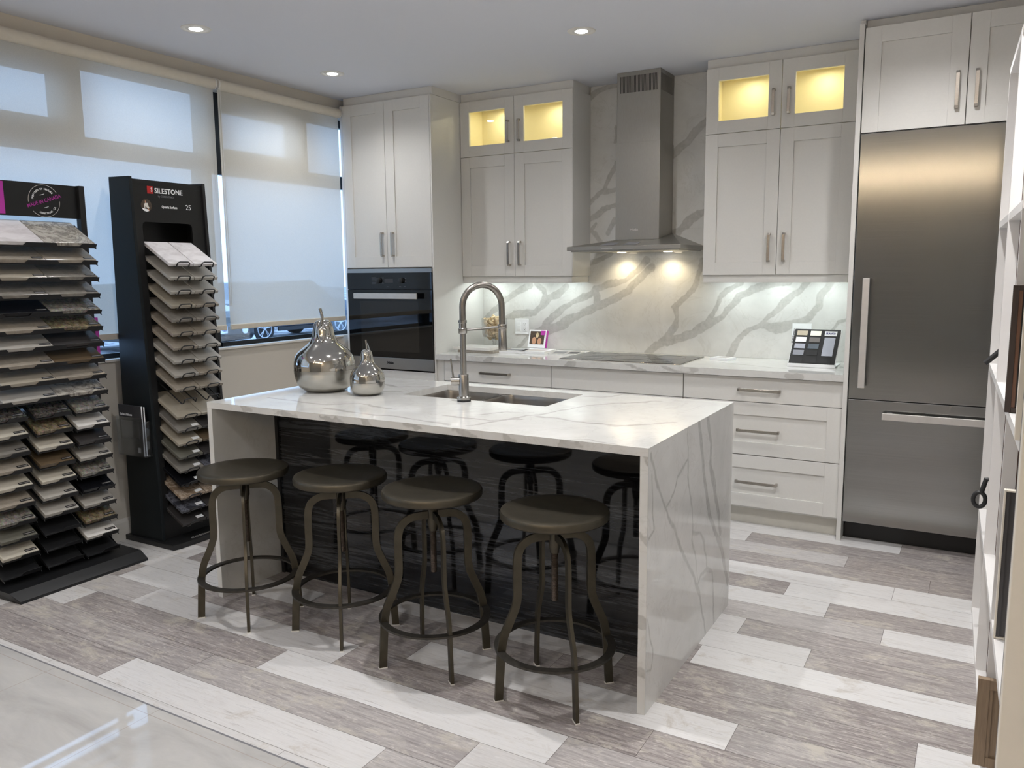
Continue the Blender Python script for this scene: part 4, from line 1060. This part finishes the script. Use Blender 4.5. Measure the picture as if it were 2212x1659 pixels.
# brochure holder on the side of the tower
bh = thing('brochure_holder', 'clear acrylic brochure holder fixed to the side of the tall black tower', 'holder', (-1.83, -2.54, .50))
m = MB(); bx0, bx1 = -1.985+.06, -1.70
m.box(bx0, bx1, -2.5185, -2.5160, .515, .70); m.box(bx0, bx1, -2.566, -2.5635, .505, .72); m.box(bx0, bx1, -2.5635, -2.5185, .505, .508)
m.box(bx0, bx0+.0025, -2.5635, -2.5185, .508, .70); m.box(bx1-.0025, bx1, -2.5635, -2.5185, .508, .70)
obj('pocket', m, 'acrylic', bh)
for i, (yy, lab) in enumerate(((-2.557, 'grey kitchen magazine at the front of the clear holder on the tower'), (-2.545, 'grey magazine tucked behind another one in the clear holder'))):
    g = thing('magazine', lab, 'magazine', (-1.815, yy, .509), 'magazines in the clear holder')
    p = obj('cover', MB().box(-1.905+.006*i, -1.712+.004*i, yy-.004, yy+.004, .510, .785-.004*i), 'dgrey', g, bevel=.001)
    obj('pages', MB().box(-1.904+.006*i, -1.7105+.004*i, yy-.003, yy+.003, .511, .784-.004*i), 'white', g)
    if i == 0:
        obj('cover_picture', MB().box(-1.888, -1.735, yy-.0048, yy-.004, .60, .70), 'steelsoft', p); obj('cover_picture', MB().box(-1.888, -1.735, yy-.0048, yy-.004, .515, .595), 'stooldark', p)
        obj('cover_lettering', text_on(MB(), 'Kitchen & Bathroom', .018, (-1.840, yy-.0045, .733), (1, 0, 0), (0, 0, 1), (0, -1, 0), width=.10, bold=.0004), 'white', p)
        obj('badge', MB().box(-1.757, -1.735, yy-.0052, yy-.0047, .528, .556), 'white', p)
        obj('badge', MB().box(-1.765, -1.738, yy-.0052, yy-.0047, .575, .610), 'dgrey', p)

# --- wide black rack at the far left
RY0, RY1 = -3.345, -2.70
rk = thing('sample_rack', 'wide black stone sample rack at the left edge with three narrow lower columns', 'display stand', (-1.77, -3.02, 0))
for y0 in (RY0, RY1-.030): obj('upright', MB().box(-1.875, -1.835, y0, y0+.030, .045, 1.932), 'black', rk, bevel=.003)
obj('rear_sheet', MB().box(-1.872, -1.866, RY0+.03, RY1-.03, .045, .87), 'blackp', rk)
hb = obj('header_board', MB().box(-1.868, -1.856, RY0, RY1-.012, 1.768, 1.930), 'blackp', rk, bevel=.001)
m = MB(); bz = .05
pts_b = [(-1.95, RY0-.01), (-1.60, RY0-.01), (-1.555, RY0+.0), (-1.555, RY1+.005), (-1.60, RY1-.005), (-1.95, RY1)]
lo_ = [(-1.95, RY0-.02, 0), (-1.553, RY0+.0, 0), (-1.553, RY1+.008, 0), (-1.95, RY1+.01, 0)]
hi_ = [(-1.95, RY0-.02, .048), (-1.607, RY0-.02, .048), (-1.607, RY1+.006, .048), (-1.95, RY1+.01, .048)]
f1_ = [(-1.556, RY0+.0, .012), (-1.556, RY1+.008, .012)]
m.add([lo_[0], lo_[1], lo_[2], lo_[3], hi_[0], hi_[1], hi_[2], hi_[3], f1_[0], f1_[1]], [(0, 1, 2, 3), (4, 7, 6, 5), (5, 6, 9, 8), (8, 9, 2, 1), (0, 3, 7, 4), (0, 4, 5, 8, 1), (2, 9, 6, 7, 3)])
obj('base', m, 'black', rk)
# header print
hc = Vector((-1.8555, -2.899, 1.846)); hy_, hz_, hn_ = (0, 1, 0), (0, 0, 1), (1, 0, 0)
m = MB(); tilt = math.radians(19)
for (a0, a1) in ((30, 190), (218, 366)):
    pts = [(hc.x+.0004, hc.y+.077*math.cos(math.radians(a)), hc.z+.077*math.sin(math.radians(a))) for a in range(a0+4, a1-3, 4)]
    m.tube(pts, .0011, 6)
obj('header_ring', m, 'handle', hb)
obj('header_lettering', text_on(MB(), 'MADE IN CANADA', .025, hc, hy_, hz_, hn_, rot=tilt, width=.178, bold=.0001), 'magenta', hb, label='magenta lettering')
m = MB()
for s_, a_c, step_, rr_, flip in (('INSPIRED BY NATURE', 90+19, 7.6, .057, False), ('HANSTONE.CA', 270+19, 8.2, .060, True)):
    for i, ch in enumerate(s_):
        if ch == ' ': continue
        off = (i-(len(s_)-1)/2)*step_; a = math.radians(a_c-off if not flip else a_c+off)
        text_on(m, ch, .012, (hc.x, hc.y+rr_*math.cos(a), hc.z+rr_*math.sin(a)), hy_, hz_, hn_, rot=(a-PI/2) if not flip else (a+PI/2), bold=.0003)
for sgn in (1, -1): m.obox((hc.x+.0006, hc.y-.026*math.sin(tilt)*sgn, hc.z+.030*sgn), (0, math.cos(tilt), math.sin(tilt)), (0, -math.sin(tilt), math.cos(tilt)), (1, 0, 0), .0115, .0012, .0005)
obj('ring_lettering', m, 'white', hb)
obj('magenta_band', MB().box(-1.8565, -1.855, RY0+.003, -3.088, 1.775, 1.925), 'magenta', hb)
# trays: lip with notches
def tray(y0, y1, zf, n_, xfr=-1.682, depth=.175, rise=.098, solid=False):
    m = MB(); d = Vector((depth, 0, -rise)).normalized(); nn_ = Vector((-d.z, 0, d.x))
    F = Vector((xfr, 0, zf)); B = F-d*.2
    lo = F-nn_*.0205
    m.prism([(B.x-nn_.x*.0205, B.z-nn_.z*.0205), (lo.x, lo.z), (lo.x-nn_.x*.002, lo.z-nn_.z*.002), (B.x-nn_.x*.0225, B.z-nn_.z*.0225)], lambda a, b, t: (a, t, b), y0, y1)
    # front lip, upright with low notches
    W = (y1-y0)/n_; e = lo+d*.002
    prof = []
    for k in range(n_):
        a = y0+k*W
        if n_ > 1: prof += [(a, .019), (a+W*.24, .019), (a+W*.29, .002), (a+W*.68, .002), (a+W*.73, .019)]
        else: prof += [(a, .001), (a+W*.46, .001), (a+W*.52, .018)]
    prof += [(y1, .018)]
    v = []; f = []
    for (yy, h_) in prof:
        for xx in (0, .002): v += [tuple(e+d*xx-nn_*.005+Vector((0, yy, 0))), tuple(e+d*xx+nn_*h_+Vector((0, yy, 0)))]
    for i in range(len(prof)-1):
        b = i*4; f += [(b, b+4, b+5, b+1), (b+2, b+3, b+7, b+6), (b+1, b+5, b+7, b+3), (b, b+2, b+6, b+4)]
    m.add(v, f)
    # side tabs
    for yy in (y0, y1-.002): m.prism([(B.x, B.z), (lo.x, lo.z), (lo.x+.008, lo.z-.012), (lo.x-.014, lo.z-.004), (B.x, B.z-.026)], lambda a, b, t: (a, t, b), yy, yy+.002)
    return m
wide = [('white', 'gran'), ('warm', 'warm'), ('beige', 'conc'), ('conc', 'conc'), ('black', 'speck'), ('warm', 'gold'), ('grey', 'dark'), ('warm', 'brown'), ('beige', 'warm'), ('grey', 'gran')]
wname = dict(white='white quartz', gran='dark-veined granite', warm='warm grey quartz', beige='beige quartz', conc='concrete grey quartz', black='glossy black quartz', speck='grey speckled granite', gold='golden speckled granite', grey='light grey quartz', dark='charcoal quartz', brown='brown quartz', cream='cream quartz', dspeck='dark speckled granite', snow='plain white quartz', mid='mid grey quartz', marb='brown marble', green='grey-green quartz')
def rack_slab(mt, lab, y0, y1, zf, tall=False):
    s_ = slab_mesh('stone_sample', ST[mt], -1.682-.175*(1.12 if tall else 1), -1.682, y0+.0015, y1-.0015, zf+.098*(1.12 if tall else 1), zf, th=.019)
    tag(s_, lab, 'stone sample', 'stone samples in the wide black rack')
    d = Vector((.175, 0, -.098)).normalized(); nn_ = Vector((-d.z, 0, d.x)); c0 = Vector((-1.698, y1-.034, zf+.009))+nn_*.0005
    if not tall:
        obj('paper_label', MB().obox(c0, (0, 1, 0), d, nn_, .026, .0075, .0003), 'black', s_)
        obj('label_print', MB().obox(c0+nn_*.0004, (0, 1, 0), d, nn_, .022, .0022, .0002), 'handle', s_)
    return s_
yR, yM, yL = -2.762, -3.016, -3.272
for r in range(1, 11):
    zf = 1.640-(r-1)*.0812
    obj('tray', tray(-3.30, yR+.006, zf, 2), 'black', rk)
    for c_, (a, b) in enumerate(((yL, yM), (yM, yR))):
        mt = wide[r-1][c_]
        rack_slab(mt, '%s sample in the left rack, %s wide shelf from top, %s half' % (wname[mt], ORD[r] if r > 1 else 'first', ('left', 'right')[c_]), a, b, zf, tall=(r == 1))
right = ['speck', 'snow', 'dark', 'grey', 'speck', 'black', 'grey', 'gold', 'snow', None]
mid_ = ['dspeck', 'gold', 'cream', 'brown', 'cream', 'grey', 'grey', None, None, None]
left_ = ['dspeck', 'cream', 'mid', 'warm', 'cream', 'warm', 'speck', 'green', 'cream', None]
for cn_, lst, ya, yb, zc0 in (('right', right, -2.930, -2.762, .822), ('middle', mid_, -3.128, -2.958, .830), ('left', left_, -3.338, -3.170, .835)):
    for i, mt in enumerate(lst):
        zf = zc0-i*.0812
        obj('tray', tray(ya-.004, yb+.004, zf, 1), 'black', rk)
        if mt: rack_slab(mt, 'small %s sample in the left rack, %s column, %s from top' % (wname[mt], cn_, ORD[i+1] if i else 'first'), ya, yb, zf)
mh = thing('leaflet_holder', 'magenta leaflet holder hung on the right side of the wide black rack', 'holder', (-1.86, -2.68, 1.02))
obj('pocket', MB().box(-1.91, -1.845, -2.696, -2.676, 1.04, 1.265), 'magenta', mh, bevel=.002)
obj('band', MB().box(-1.913, -1.842, -2.698, -2.673, 1.195, 1.210), 'black', mh)

# ------------------------------------------------------------------ things on the worktop
zw = .9155
def box_thing(name, label, cat, b, mat, group=None, bevel=.001):
    o = obj(name, MB().box(*b), mat, None); c_ = Vector(((b[0]+b[1])/2, (b[2]+b[3])/2, b[4]))
    for v_ in o.data.vertices: v_.co -= c_
    o.location = c_
    if bevel: m = o.modifiers.new('bevel', 'BEVEL'); m.width = bevel; m.segments = 2
    return tag(o, label, cat, group)
box_thing('stone_sample', 'grey-beige slab sample lying on the worktop under a cream one', 'stone sample', (-1.07, -.775, -.47, -.22, zw, zw+.018), ST['warm'])
box_thing('stone_sample', 'cream slab sample on top of the grey-beige one at the worktop end', 'stone sample', (-1.105, -.80, -.475, -.26, zw+.0185, zw+.038), ST['snow'])
# cork jar
vx, vy = -.955, -.150
jar = thing('footed_glass_bowl', 'footed clear glass bowl filled with wine corks in the worktop corner', 'bowl', (vx, vy, zw))
prof_o = [(.045, .0), (.048, .004), (.030, .009), (.012, .014), (.017, .022), (.011, .030), (.018, .040), (.011, .050), (.020, .060), (.014, .067), (.05, .072), (.082, .090), (.092, .115), (.094, .16), (.096, .225)]
prof_i = [(.093, .225), (.091, .16), (.089, .118), (.078, .094), (.045, .077), (.002, .074)]
obj('glass', MB().lathe(prof_o+prof_i, (vx, vy, zw), 40), 'glass', jar, smooth=True)
rc = random.Random(3); ck = None; nC = 0
levels = []
zc = .086
placed = []
tries = 0
while nC < 66 and tries < 6000:
    tries += 1
    lv = .090+.021*(nC//9)
    rad = min(.074, .046+(lv-.08)*1.3); a = rc.uniform(0, 2*PI); q = rad*math.sqrt(rc.random()); th_ = rc.uniform(0, PI); inc = rc.uniform(-1.2, 1.2)
    p = Vector((q*math.cos(a), q*math.sin(a), lv+rc.uniform(-.006, .006)))
    if any((p-o_).length < .0235 for o_ in placed): 
        if tries % 40: continue
    placed.append(p)
    if ck is None:
        m = MB().tube([(-.0205, 0, 0), (-.0195, 0, 0), (.0195, 0, 0), (.0205, 0, 0)], [.0102, .0112, .0112, .0102], 12); ck = obj('wine_cork', m, 'cork', None, world=False, smooth=True); o = ck
    else: o = ck.copy(); COL.objects.link(o)
    o.location = (vx+p.x, vy+p.y, zw+p.z); o.rotation_euler = (0, inc, th_)
    tag(o, 'natural wine cork in the footed glass bowl on the worktop', 'cork', 'corks in the glass bowl'); nC += 1
# magazines / brochures
def mag(label, cx_, cy_, w_, d_, h_, rz, z0_, mat, pic=None, kind='brochure'):
    t = thing(kind, label, kind, (cx_, cy_, z0_), 'printed matter on the worktop')
    p = obj('pages', MB().box(-w_/2, w_/2, -d_/2, d_/2, 0, h_*.9), 'white', t, world=False)
    c_ = obj('cover', MB().box(-w_/2-.001, w_/2+.001, -d_/2-.001, d_/2+.001, h_*.9, h_), mat, t, world=False)
    if pic:
        for (a, b, e, f_, mt) in pic: obj('cover_picture', MB().box(a, b, e, f_, h_, h_+.0003), mt, c_, world=False)
    t.rotation_euler.z = rz; return t
mag('flat grey-white brochure left of the photo card holder', -.69, -.30, .20, .16, .016, .12, zw, 'trimw', [(-.08, .06, -.05, .06, 'grey')])
mag('stack of white brochures under the photo card holder', -.545, -.25, .20, .22, .016, .10, zw, 'white', [(-.07, .07, -.09, .05, 'handle')])
mag('thin open leaflet lying between the photo card and the cooktop', -.33, -.22, .22, .19, .004, .25, zw, 'handle', [(-.09, .0, -.07, .07, 'grey'), (.02, .09, -.06, .06, 'dgrey')])
mag('small stack of pale blue cards right of the cooktop', .755, -.185, .13, .10, .016, -.30, zw, 'white', [(-.04, .04, -.03, .03, 'handle')])
pcx, pcy = -.615, -.135
ph = thing('photo_card', 'photo card with a magenta corner leaning against the splashback', 'card', (pcx, pcy, zw+.017))
tl_ = Vector((0, .27, .963)).normalized(); nf = Vector((0, -.963, .27)).normalized()
c0 = Vector((pcx, pcy, zw+.017))+tl_*.068
cdm = obj('card', MB().obox(c0, (1, 0, 0), tl_, nf, .070, .066, .003), 'white', ph, bevel=.0008)
obj('cover_picture', MB().obox(c0+tl_*.008+nf*.0033, (1, 0, 0), tl_, nf, .058, .048, .0003), 'brownp', cdm)
obj('corner_square', MB().obox(c0+Vector((1, 0, 0))*.046+tl_*.044+nf*.0040, (1, 0, 0), tl_, nf, .018, .016, .0003), 'magenta', cdm)
def blob(c, rx, ry, par, mat, off):
    obj('printed_shape', MB().add([tuple(c0+Vector((1, 0, 0))*(c[0]+rx*math.cos(k*PI/8))+tl_*(c[1]+ry*math.sin(k*PI/8))+nf*off) for k in range(16)], [tuple(range(16))]), mat, par)
blob((-.022, -.014), .018, .026, cdm, 'skin', .0038); blob((.022, -.016), .016, .024, cdm, 'skin', .0038); blob((.0, .026), .012, .02, cdm, 'cork', .0039)
obj('stand_block', MB().obox(c0-nf*.012+Vector((.006, 0, 0)), (1, 0, 0), tl_, nf, .070, .062, .008), 'magenta', ph)

# sample board
b0, b1 = Vector((1.187, -.356, zw)), Vector((1.446, -.368, zw))
bd = thing('sample_board', 'tilted black sink colour sample board on a white stand beside the fridge panel', 'sample board', ((b0.x+b1.x)/2, -.36, zw))
bx_ = (b1-b0).normalized(); by_ = Vector((.03, .62, .785)).normalized(); bn_ = bx_.cross(by_).normalized()
o0 = (b0+b1)/2+Vector((0, 0, .004))
W2 = (b1-b0).length/2; HB = .255
def bp(u, v_, off=0): return o0+bx_*u+by_*v_+bn_*off
stand_ = obj('white_stand', MB().obox(bp(0, HB/2, 0), bx_, by_, bn_, W2+.002, HB/2+.001, .003).obox((b0+b1)/2+Vector((0, -.004, .010)), bx_, (0, 1, 0), (0, 0, 1), W2+.003, .010, .0095).obox(bp(0, .0, 0)+Vector((0, .11, 0)), bx_, (0, 1, 0), (0, 0, 1), W2, .11, .002), 'white', bd)
bk = obj('black_board', MB().obox(bp(0, HB/2+.006, .0065), bx_, by_, bn_, W2-.002, HB/2-.006, .0035), 'blackp', bd, bevel=.001)
sw = [(0, 0, 'beige'), (1, 0, 'snow'), (0, 1, 'white_'), (1, 1, 'mid'), (0, 2, 'handle_'), (1, 2, 'slate'), (0, 3, 'lg')]
MT['slate'] = flat('slate_chip', (84, 94, 104), .5, var=.08); MT['lg'] = flat('silver_grey_chip', (140, 144, 154), .5, var=.05); MT['silv'] = flat('silver_chip', (172, 176, 188), .4, var=.03)
chip = {'beige': flat('sand_chip', (186, 176, 156), .5), 'snow': flat('ivory_chip', (238, 236, 222), .5), 'white_': MT['white'], 'mid': flat('stone_grey_chip', (108, 104, 102), .5), 'handle_': MT['silv'], 'slate': MT['slate'], 'lg': MT['lg']}
for (c_, r_c, mt) in sw:
    u = -W2+.046+c_*.077; v_ = HB-.030-r_c*.046
    obj('colour_chip', MB().obox(bp(u, v_, .0112), bx_, by_, bn_, .030, .0165, .001), chip[mt], bk)
for (u, v_) in ((-W2+.123, HB-.030-.138), (-W2+.046, .033), (-W2+.123, .033), (-W2+.205, .033)): obj('colour_chip', MB().obox(bp(u, v_, .0112), bx_, by_, bn_, .030, .0165, .0008), 'black', bk)
obj('long_chip', MB().obox(bp(W2-.052, HB-.122, .0112), bx_, by_, bn_, .030, .064, .001), 'silv', bk)
lb = obj('brand_label', MB().obox(bp(W2-.052, HB-.030, .0112), bx_, by_, bn_, .034, .0165, .0008), 'white', bk)
MT['blue'] = flat('dark_blue_print', (40, 46, 110), .5)
obj('lettering', text_on(MB(), 'BLANCO', .016, bp(W2-.052, HB-.030, .0122), bx_, by_, bn_, width=.052, bold=.0006), 'blue', lb)
obj('spiral_binding', MB().tube([bp(-W2-.003, HB-.10+.001*k, .007)+bn_*.005*math.sin(k*.8)+bx_*.005*math.cos(k*.8) for k in range(100)], .0012, 5), 'black', bd)

# ------------------------------------------------------------------ display shelving on the right
DK = .028; DP = Vector((2.192, -1.368, 0)); _l = math.hypot(1, DK)
DU = Vector((DK/_l, -1/_l, 0)); DW = Vector((1/_l, DK/_l, 0))
def dl(u, w_, z): return DP+DU*u+DW*w_+Vector((0, 0, z))
def dbox(m, u0, u1, w0, w1, z0, z1):
    return m.obox(dl((u0+u1)/2, (w0+w1)/2, (z0+z1)/2), DU, DW, (0, 0, 1), abs(u1-u0)/2, abs(w1-w0)/2, abs(z1-z0)/2)
MT['dispw'] = flat('display_white_laminate', (226, 224, 222), .4, var=.01)
MT['brownj'] = flat('brown_core_edge', (84, 56, 44), .7, var=.1)
MT['creamd'] = flat('cream_door_paint', (224, 217, 203), .5, var=.01)
MT['wenge'] = flat('dark_brown_wood', (62, 50, 44), .45, var=.2, scale=40, stretch=(6, 6, .4))
MT['bead'] = flat('brown_wood_bead', (112, 78, 58), .45, var=.2, scale=40, stretch=(6, 6, .4))
MT['taupe'] = flat('taupe_wood', (142, 122, 100), .5, var=.14, scale=40, stretch=(6, 6, .4))
MT['dgdoor'] = flat('dark_grey_door_panel', (70, 68, 70), .4, var=.05)
dsp = thing('display_shelving', 'white cubby display shelving along the right edge holding door samples', 'shelving', dl(.9, .15, 0))
for i, u in enumerate((0, .62, 1.24)):
    p = obj('divider', dbox(dbox(MB(), u, u+.02, 0, .034, .0, 2.26), u, u+.02, .0385, .30, .0, 2.26), 'dispw', dsp)
    obj('joint_strip', dbox(MB(), u+.001, u+.0185, .034, .0385, .0, 2.259), 'brownj', p)
p = obj('end_panel', dbox(MB(), 1.82, 1.86, -.004, .31, .0, 2.30), 'creamd', dsp, bevel=.002, label='cream end panel')
obj('glazing_strip', dbox(MB(), 1.815, 1.8195, -.0045, .02, .0, 2.30), 'grey', p)
for j, z in enumerate((.0, .44, 1.06, 1.635, 2.235)):
    for i, u in enumerate((.02, .64, 1.26)):
        u1 = (.62, 1.24, 1.815)[i]
        p = obj('shelf', dbox(dbox(MB(), u+.0005, u1-.0005, .001, .034, z, z+.026), u+.0005, u1-.0005, .0385, .299, z, z+.026), 'dispw', dsp)
        obj('joint_strip', dbox(MB(), u+.001, u1-.001, .034, .0385, z+.001, z+.025), 'brownj', p)
obj('back_panel', dbox(MB(), 0, 1.82, .301, .312, 0, 2.26), 'dispw', dsp)
def sample_door(label, u, w0, z0, h, frame, bead, panel, wd=.24, fr=.014):
    t = thing('door_sample', label, 'door sample', dl(u, w0+wd/2, z0), 'door samples on the display shelving')
    m = MB(); th = .02
    dbox(m, u-th, u, w0, w0+fr, z0, z0+h); dbox(m, u-th, u, w0+wd-fr, w0+wd, z0, z0+h)
    dbox(m, u-th, u, w0+fr, w0+wd-fr, z0, z0+fr); dbox(m, u-th, u, w0+fr, w0+wd-fr, z0+h-fr, z0+h)
    obj('frame', m, frame, t, bevel=.001)
    obj('bead', dbox(MB(), u-th+.002, u-.003, w0+fr, w0+fr+.009, z0+fr, z0+h-fr), bead, t)
    obj('centre_panel', dbox(MB(), u-th+.002, u-.008, w0+fr+.009, w0+wd-fr, z0+fr, z0+h-fr), panel, t)
sample_door('dark brown framed door sample standing on the display shelf at eye level', 1.33, -.010, 1.087, .345, 'wenge', 'bead', 'blackp')
sample_door('dark grey door sample with cream frame on the lower display shelf', 1.40, .0, .467, .42, 'creamd', 'dgdoor', 'dgdoor', fr=.005)
sample_door('taupe wood door sample standing on the bottom display shelf', 1.30, -.022, .027, .27, 'taupe', 'taupe', 'taupe', fr=.03)
sample_door('cream door sample standing nearest the camera on the display shelf', 1.74, -.010, 1.087, .50, 'creamd', 'creamd', 'creamd')
for lab, u, z, h in (('small black tap poking out of the far middle display cubby', .42, 1.086, .115), ('black tap with round ring end poking out of the far lower cubby', .44, .466, .245)):
    t = thing('tap_sample', lab, 'faucet', dl(u, .08, z), 'black taps on the display shelving')
    obj('post', MB().tube([dl(u, .03, z), dl(u, .03, z+h)], .013, 16), 'black', t, smooth=True)
    if h < .2: obj('spout', MB().tube([dl(u, .03, z+h-.012), dl(u, -.030, z+h-.075)], .010, 14), 'black', t, smooth=True)
    else:
        obj('spout', MB().tube([dl(u, .03, z+h-.02), dl(u, .0, z+h-.02), dl(u, -.012, z+h-.07)], .009, 14), 'black', t, smooth=True)
        obj('ring', MB().tube([dl(u, -.018, z+h-.10)+DW*.020*math.cos(k*PI/12)+Vector((0, 0, .028*math.sin(k*PI/12))) for k in range(24)], .008, 10, closed=True), 'black', t, smooth=True)

# ------------------------------------------------------------------ rest of the showroom behind the camera
pn = None
for i, x in enumerate((-.4, .3, 1.0, 1.7, 2.3)):
    if pn is None:
        pn = thing('pendant_lamp', 'warm glass pendant lamp in the showroom behind the camera', 'lamp', (x, -6.9, 0), 'pendant lamps behind the camera')
        obj('cord', MB().cyl((0, 0, 2.69), (0, 0, H-.002), .003, 8), 'black', pn, world=False)
        obj('cap', MB().lathe([(.012, 2.70), (.035, 2.68), (.04, 2.65), (.0, 2.65)], n=24), 'black', pn, world=False, smooth=True)
        obj('bulb', MB().lathe([(.0, 2.50), (.04, 2.515), (.062, 2.56), (.055, 2.61), (.03, 2.649), (0, 2.65)], n=24), 'pendant', pn, world=False, smooth=True)
        o = pn
    else: o = copy_tree(pn)
    o.location = (x, -6.9, 0)

# ------------------------------------------------------------------ street outside
def ground_mat():
    k = N('snowy_asphalt'); co = k.coord()
    f = k.noise(co, .5, 5, .7); k.l(k.ramp(f, [(.44, srgb((84, 88, 96))), (.58, srgb((206, 212, 222)))]), k.b.inputs['Base Color']); k.b.inputs['Roughness'].default_value = .7; return k.m
MT['ground'] = ground_mat()
GZ = -.13
struct('ground', MB().box(-70, -2.14, -50, 70, GZ-.2, GZ), 'ground')
MT['snow'] = flat('snow', (226, 230, 238), .8, var=.12, scale=3, bump=.4)
MT['carp'] = flat('dark_blue_car_paint', (44, 52, 66), .25, .3, var=.03, coat=.6)
MT['carp2'] = flat('black_car_paint', (34, 38, 46), .25, .3, var=.03, coat=.6)
MT['tyre'] = flat('tyre_rubber', (28, 28, 30), .8, var=.1)
MT['alloy'] = flat('alloy_wheel', (200, 204, 210), .3, .7, var=.03)
MT['plate'] = flat('licence_plate_white', (214, 220, 230), .5)
MT['fog'] = flat('fog_lamp_glass', (226, 230, 236), .15, var=.05)
def car(label, loc, rz, paint, plate=False):
    """local: length along +x (front at +x), side facing -y"""
    t = thing('car', label, 'car', loc, 'parked cars outside the window')
    t.rotation_euler.z = rz
    L, Wd = 4.4, 1.8
    out = [(-2.18, .30), (-2.2, .62), (-2.12, .95), (-1.75, 1.02), (-1.2, 1.42), (.35, 1.46), (1.05, 1.02), (1.95, .86), (2.18, .68), (2.2, .34)]
    def arch(cx_): return [(cx_+.37*math.cos(math.radians(a)), .33+.37*math.sin(math.radians(a))) for a in range(0, 181, 18)]
    low = [(2.1, .24)]+arch(1.32)+arch(-1.32)+[(-2.1, .24)]
    body = obj('body', MB().prism(out+low, lambda a, b, s: (a, s, b), -Wd/2, Wd/2), paint, t, world=False, bevel=.05, seg=3)
    for s in (-1, 1):
        obj('side_window', MB().prism([(-1.55, 1.06), (-1.12, 1.36), (.30, 1.40), (.88, 1.06)], lambda a, b, q: (a, q, b), s*(Wd/2+.002), s*(Wd/2-.01)), 'blackglass', t, world=False)
        obj('sill_trim', MB().box(-.9, .9, s*(Wd/2-.02), s*(Wd/2+.012), .25, .34), 'black', t, world=False)
        for cx_ in (-1.32, 1.32):
            y_o = s*(Wd/2-.02); y_i = s*(Wd/2-.24)
            wv = obj('wheel', MB().tube([(cx_, y_i, .33), (cx_, y_i+s*.02, .33), (cx_, y_o-s*.02, .33), (cx_, y_o, .33), (cx_, y_o, .33)], [.30, .33, .33, .31, .225], 36), 'tyre', t, world=False, smooth=True)
            m = MB(); m.tube([(cx_+.215*math.cos(k*PI/18), y_o+s*.004, .33+.215*math.sin(k*PI/18)) for k in range(36)], .014, 8, closed=True)
            for k in range(5):
                for dd in (-.13, .13):
                    a = 2*PI*k/5+dd+.3; a2 = 2*PI*k/5+dd*.4+.3
                    m.tube([(cx_+.03*math.cos(a2), y_o+s*.012, .33+.03*math.sin(a2)), (cx_+.21*math.cos(a), y_o+s*.004, .33+.21*math.sin(a))], .011, 6)
            m.tube([(cx_, y_o-s*.01, .33), (cx_, y_o+s*.02, .33)], .04, 12)
            obj('wheel_rim', m, 'alloy', wv, world=False)
    for s in (-1, 1):
        obj('fog_lamp', MB().tube([(2.16, s*.62, .46), (2.215, s*.62, .46)], .075, 20), 'fog', t, world=False)
        obj('grille_slot', MB().box(2.17, 2.212, s*.72-.10, s*.72+.10, .54, .60), 'black', t, world=False)
    obj('grille', MB().box(2.17, 2.21, -.45, .45, .62, .74), 'black', t, world=False)
    if plate:
        p = obj('licence_plate', MB().box(2.203, 2.222, -.155, .155, .42, .575), 'plate', t, world=False, bevel=.004)
        obj('plate_lettering', text_on(MB(), 'HL·425', .10, (2.2225, 0, .495), (0, 1, 0), (0, 0, 1), (1, 0, 0), width=.25, bold=.003), 'blue', p, world=False)
    return t
car('dark blue parked car outside with silver alloy wheels, seen under the right blind', (-13.4, 9.70, GZ), PI/2, 'carp')
car('black parked car outside facing the window, with white licence plate', (-13.35, 5.95, GZ), 0, 'carp2', True)
car('black parked car seen below the left blind between the racks', (-12.6, .6, GZ), 0, 'carp2')
def snow_pile(label, cx_, cy_, rx, ry, h):
    m = MB(); n1, n2 = 30, 30; v = []; f = []
    for i in range(n1+1):
        for j in range(n2):
            q = i/n1; a = 2*PI*j/n2; x = rx*q*math.cos(a); y = ry*q*math.sin(a)
            nz = float(vnoise(np.array([x*2+20]), np.array([y*2+20]), 2.1)[0])+.5*float(vnoise(np.array([x*2+20]), np.array([y*2+20]), 6.3)[0])
            v.append((x, y, max(-.02, h*(1-q*q)*(.35+.75*nz))))
    for i in range(n1):
        for j in range(n2): f.append((i*n2+j, i*n2+(j+1) % n2, (i+1)*n2+(j+1) % n2, (i+1)*n2+j))
    o = obj('snow_pile', m.add(v, f), 'snow', None, world=False, smooth=True); o.location = (cx_, cy_, GZ); tag(o, label, 'snow', 'heaps of ploughed snow outside')
snow_pile('heap of ploughed snow between the two parked cars outside the window', -12.2, 7.35, .45, .38, .5)
snow_pile('low heap of snow along the kerb behind the small pear', -12.1, 10.2, .32, 1.2, .12)
snow_pile('heap of snow seen below the left blind, outside the window', -9.0, .9, .9, 1.6, .45)
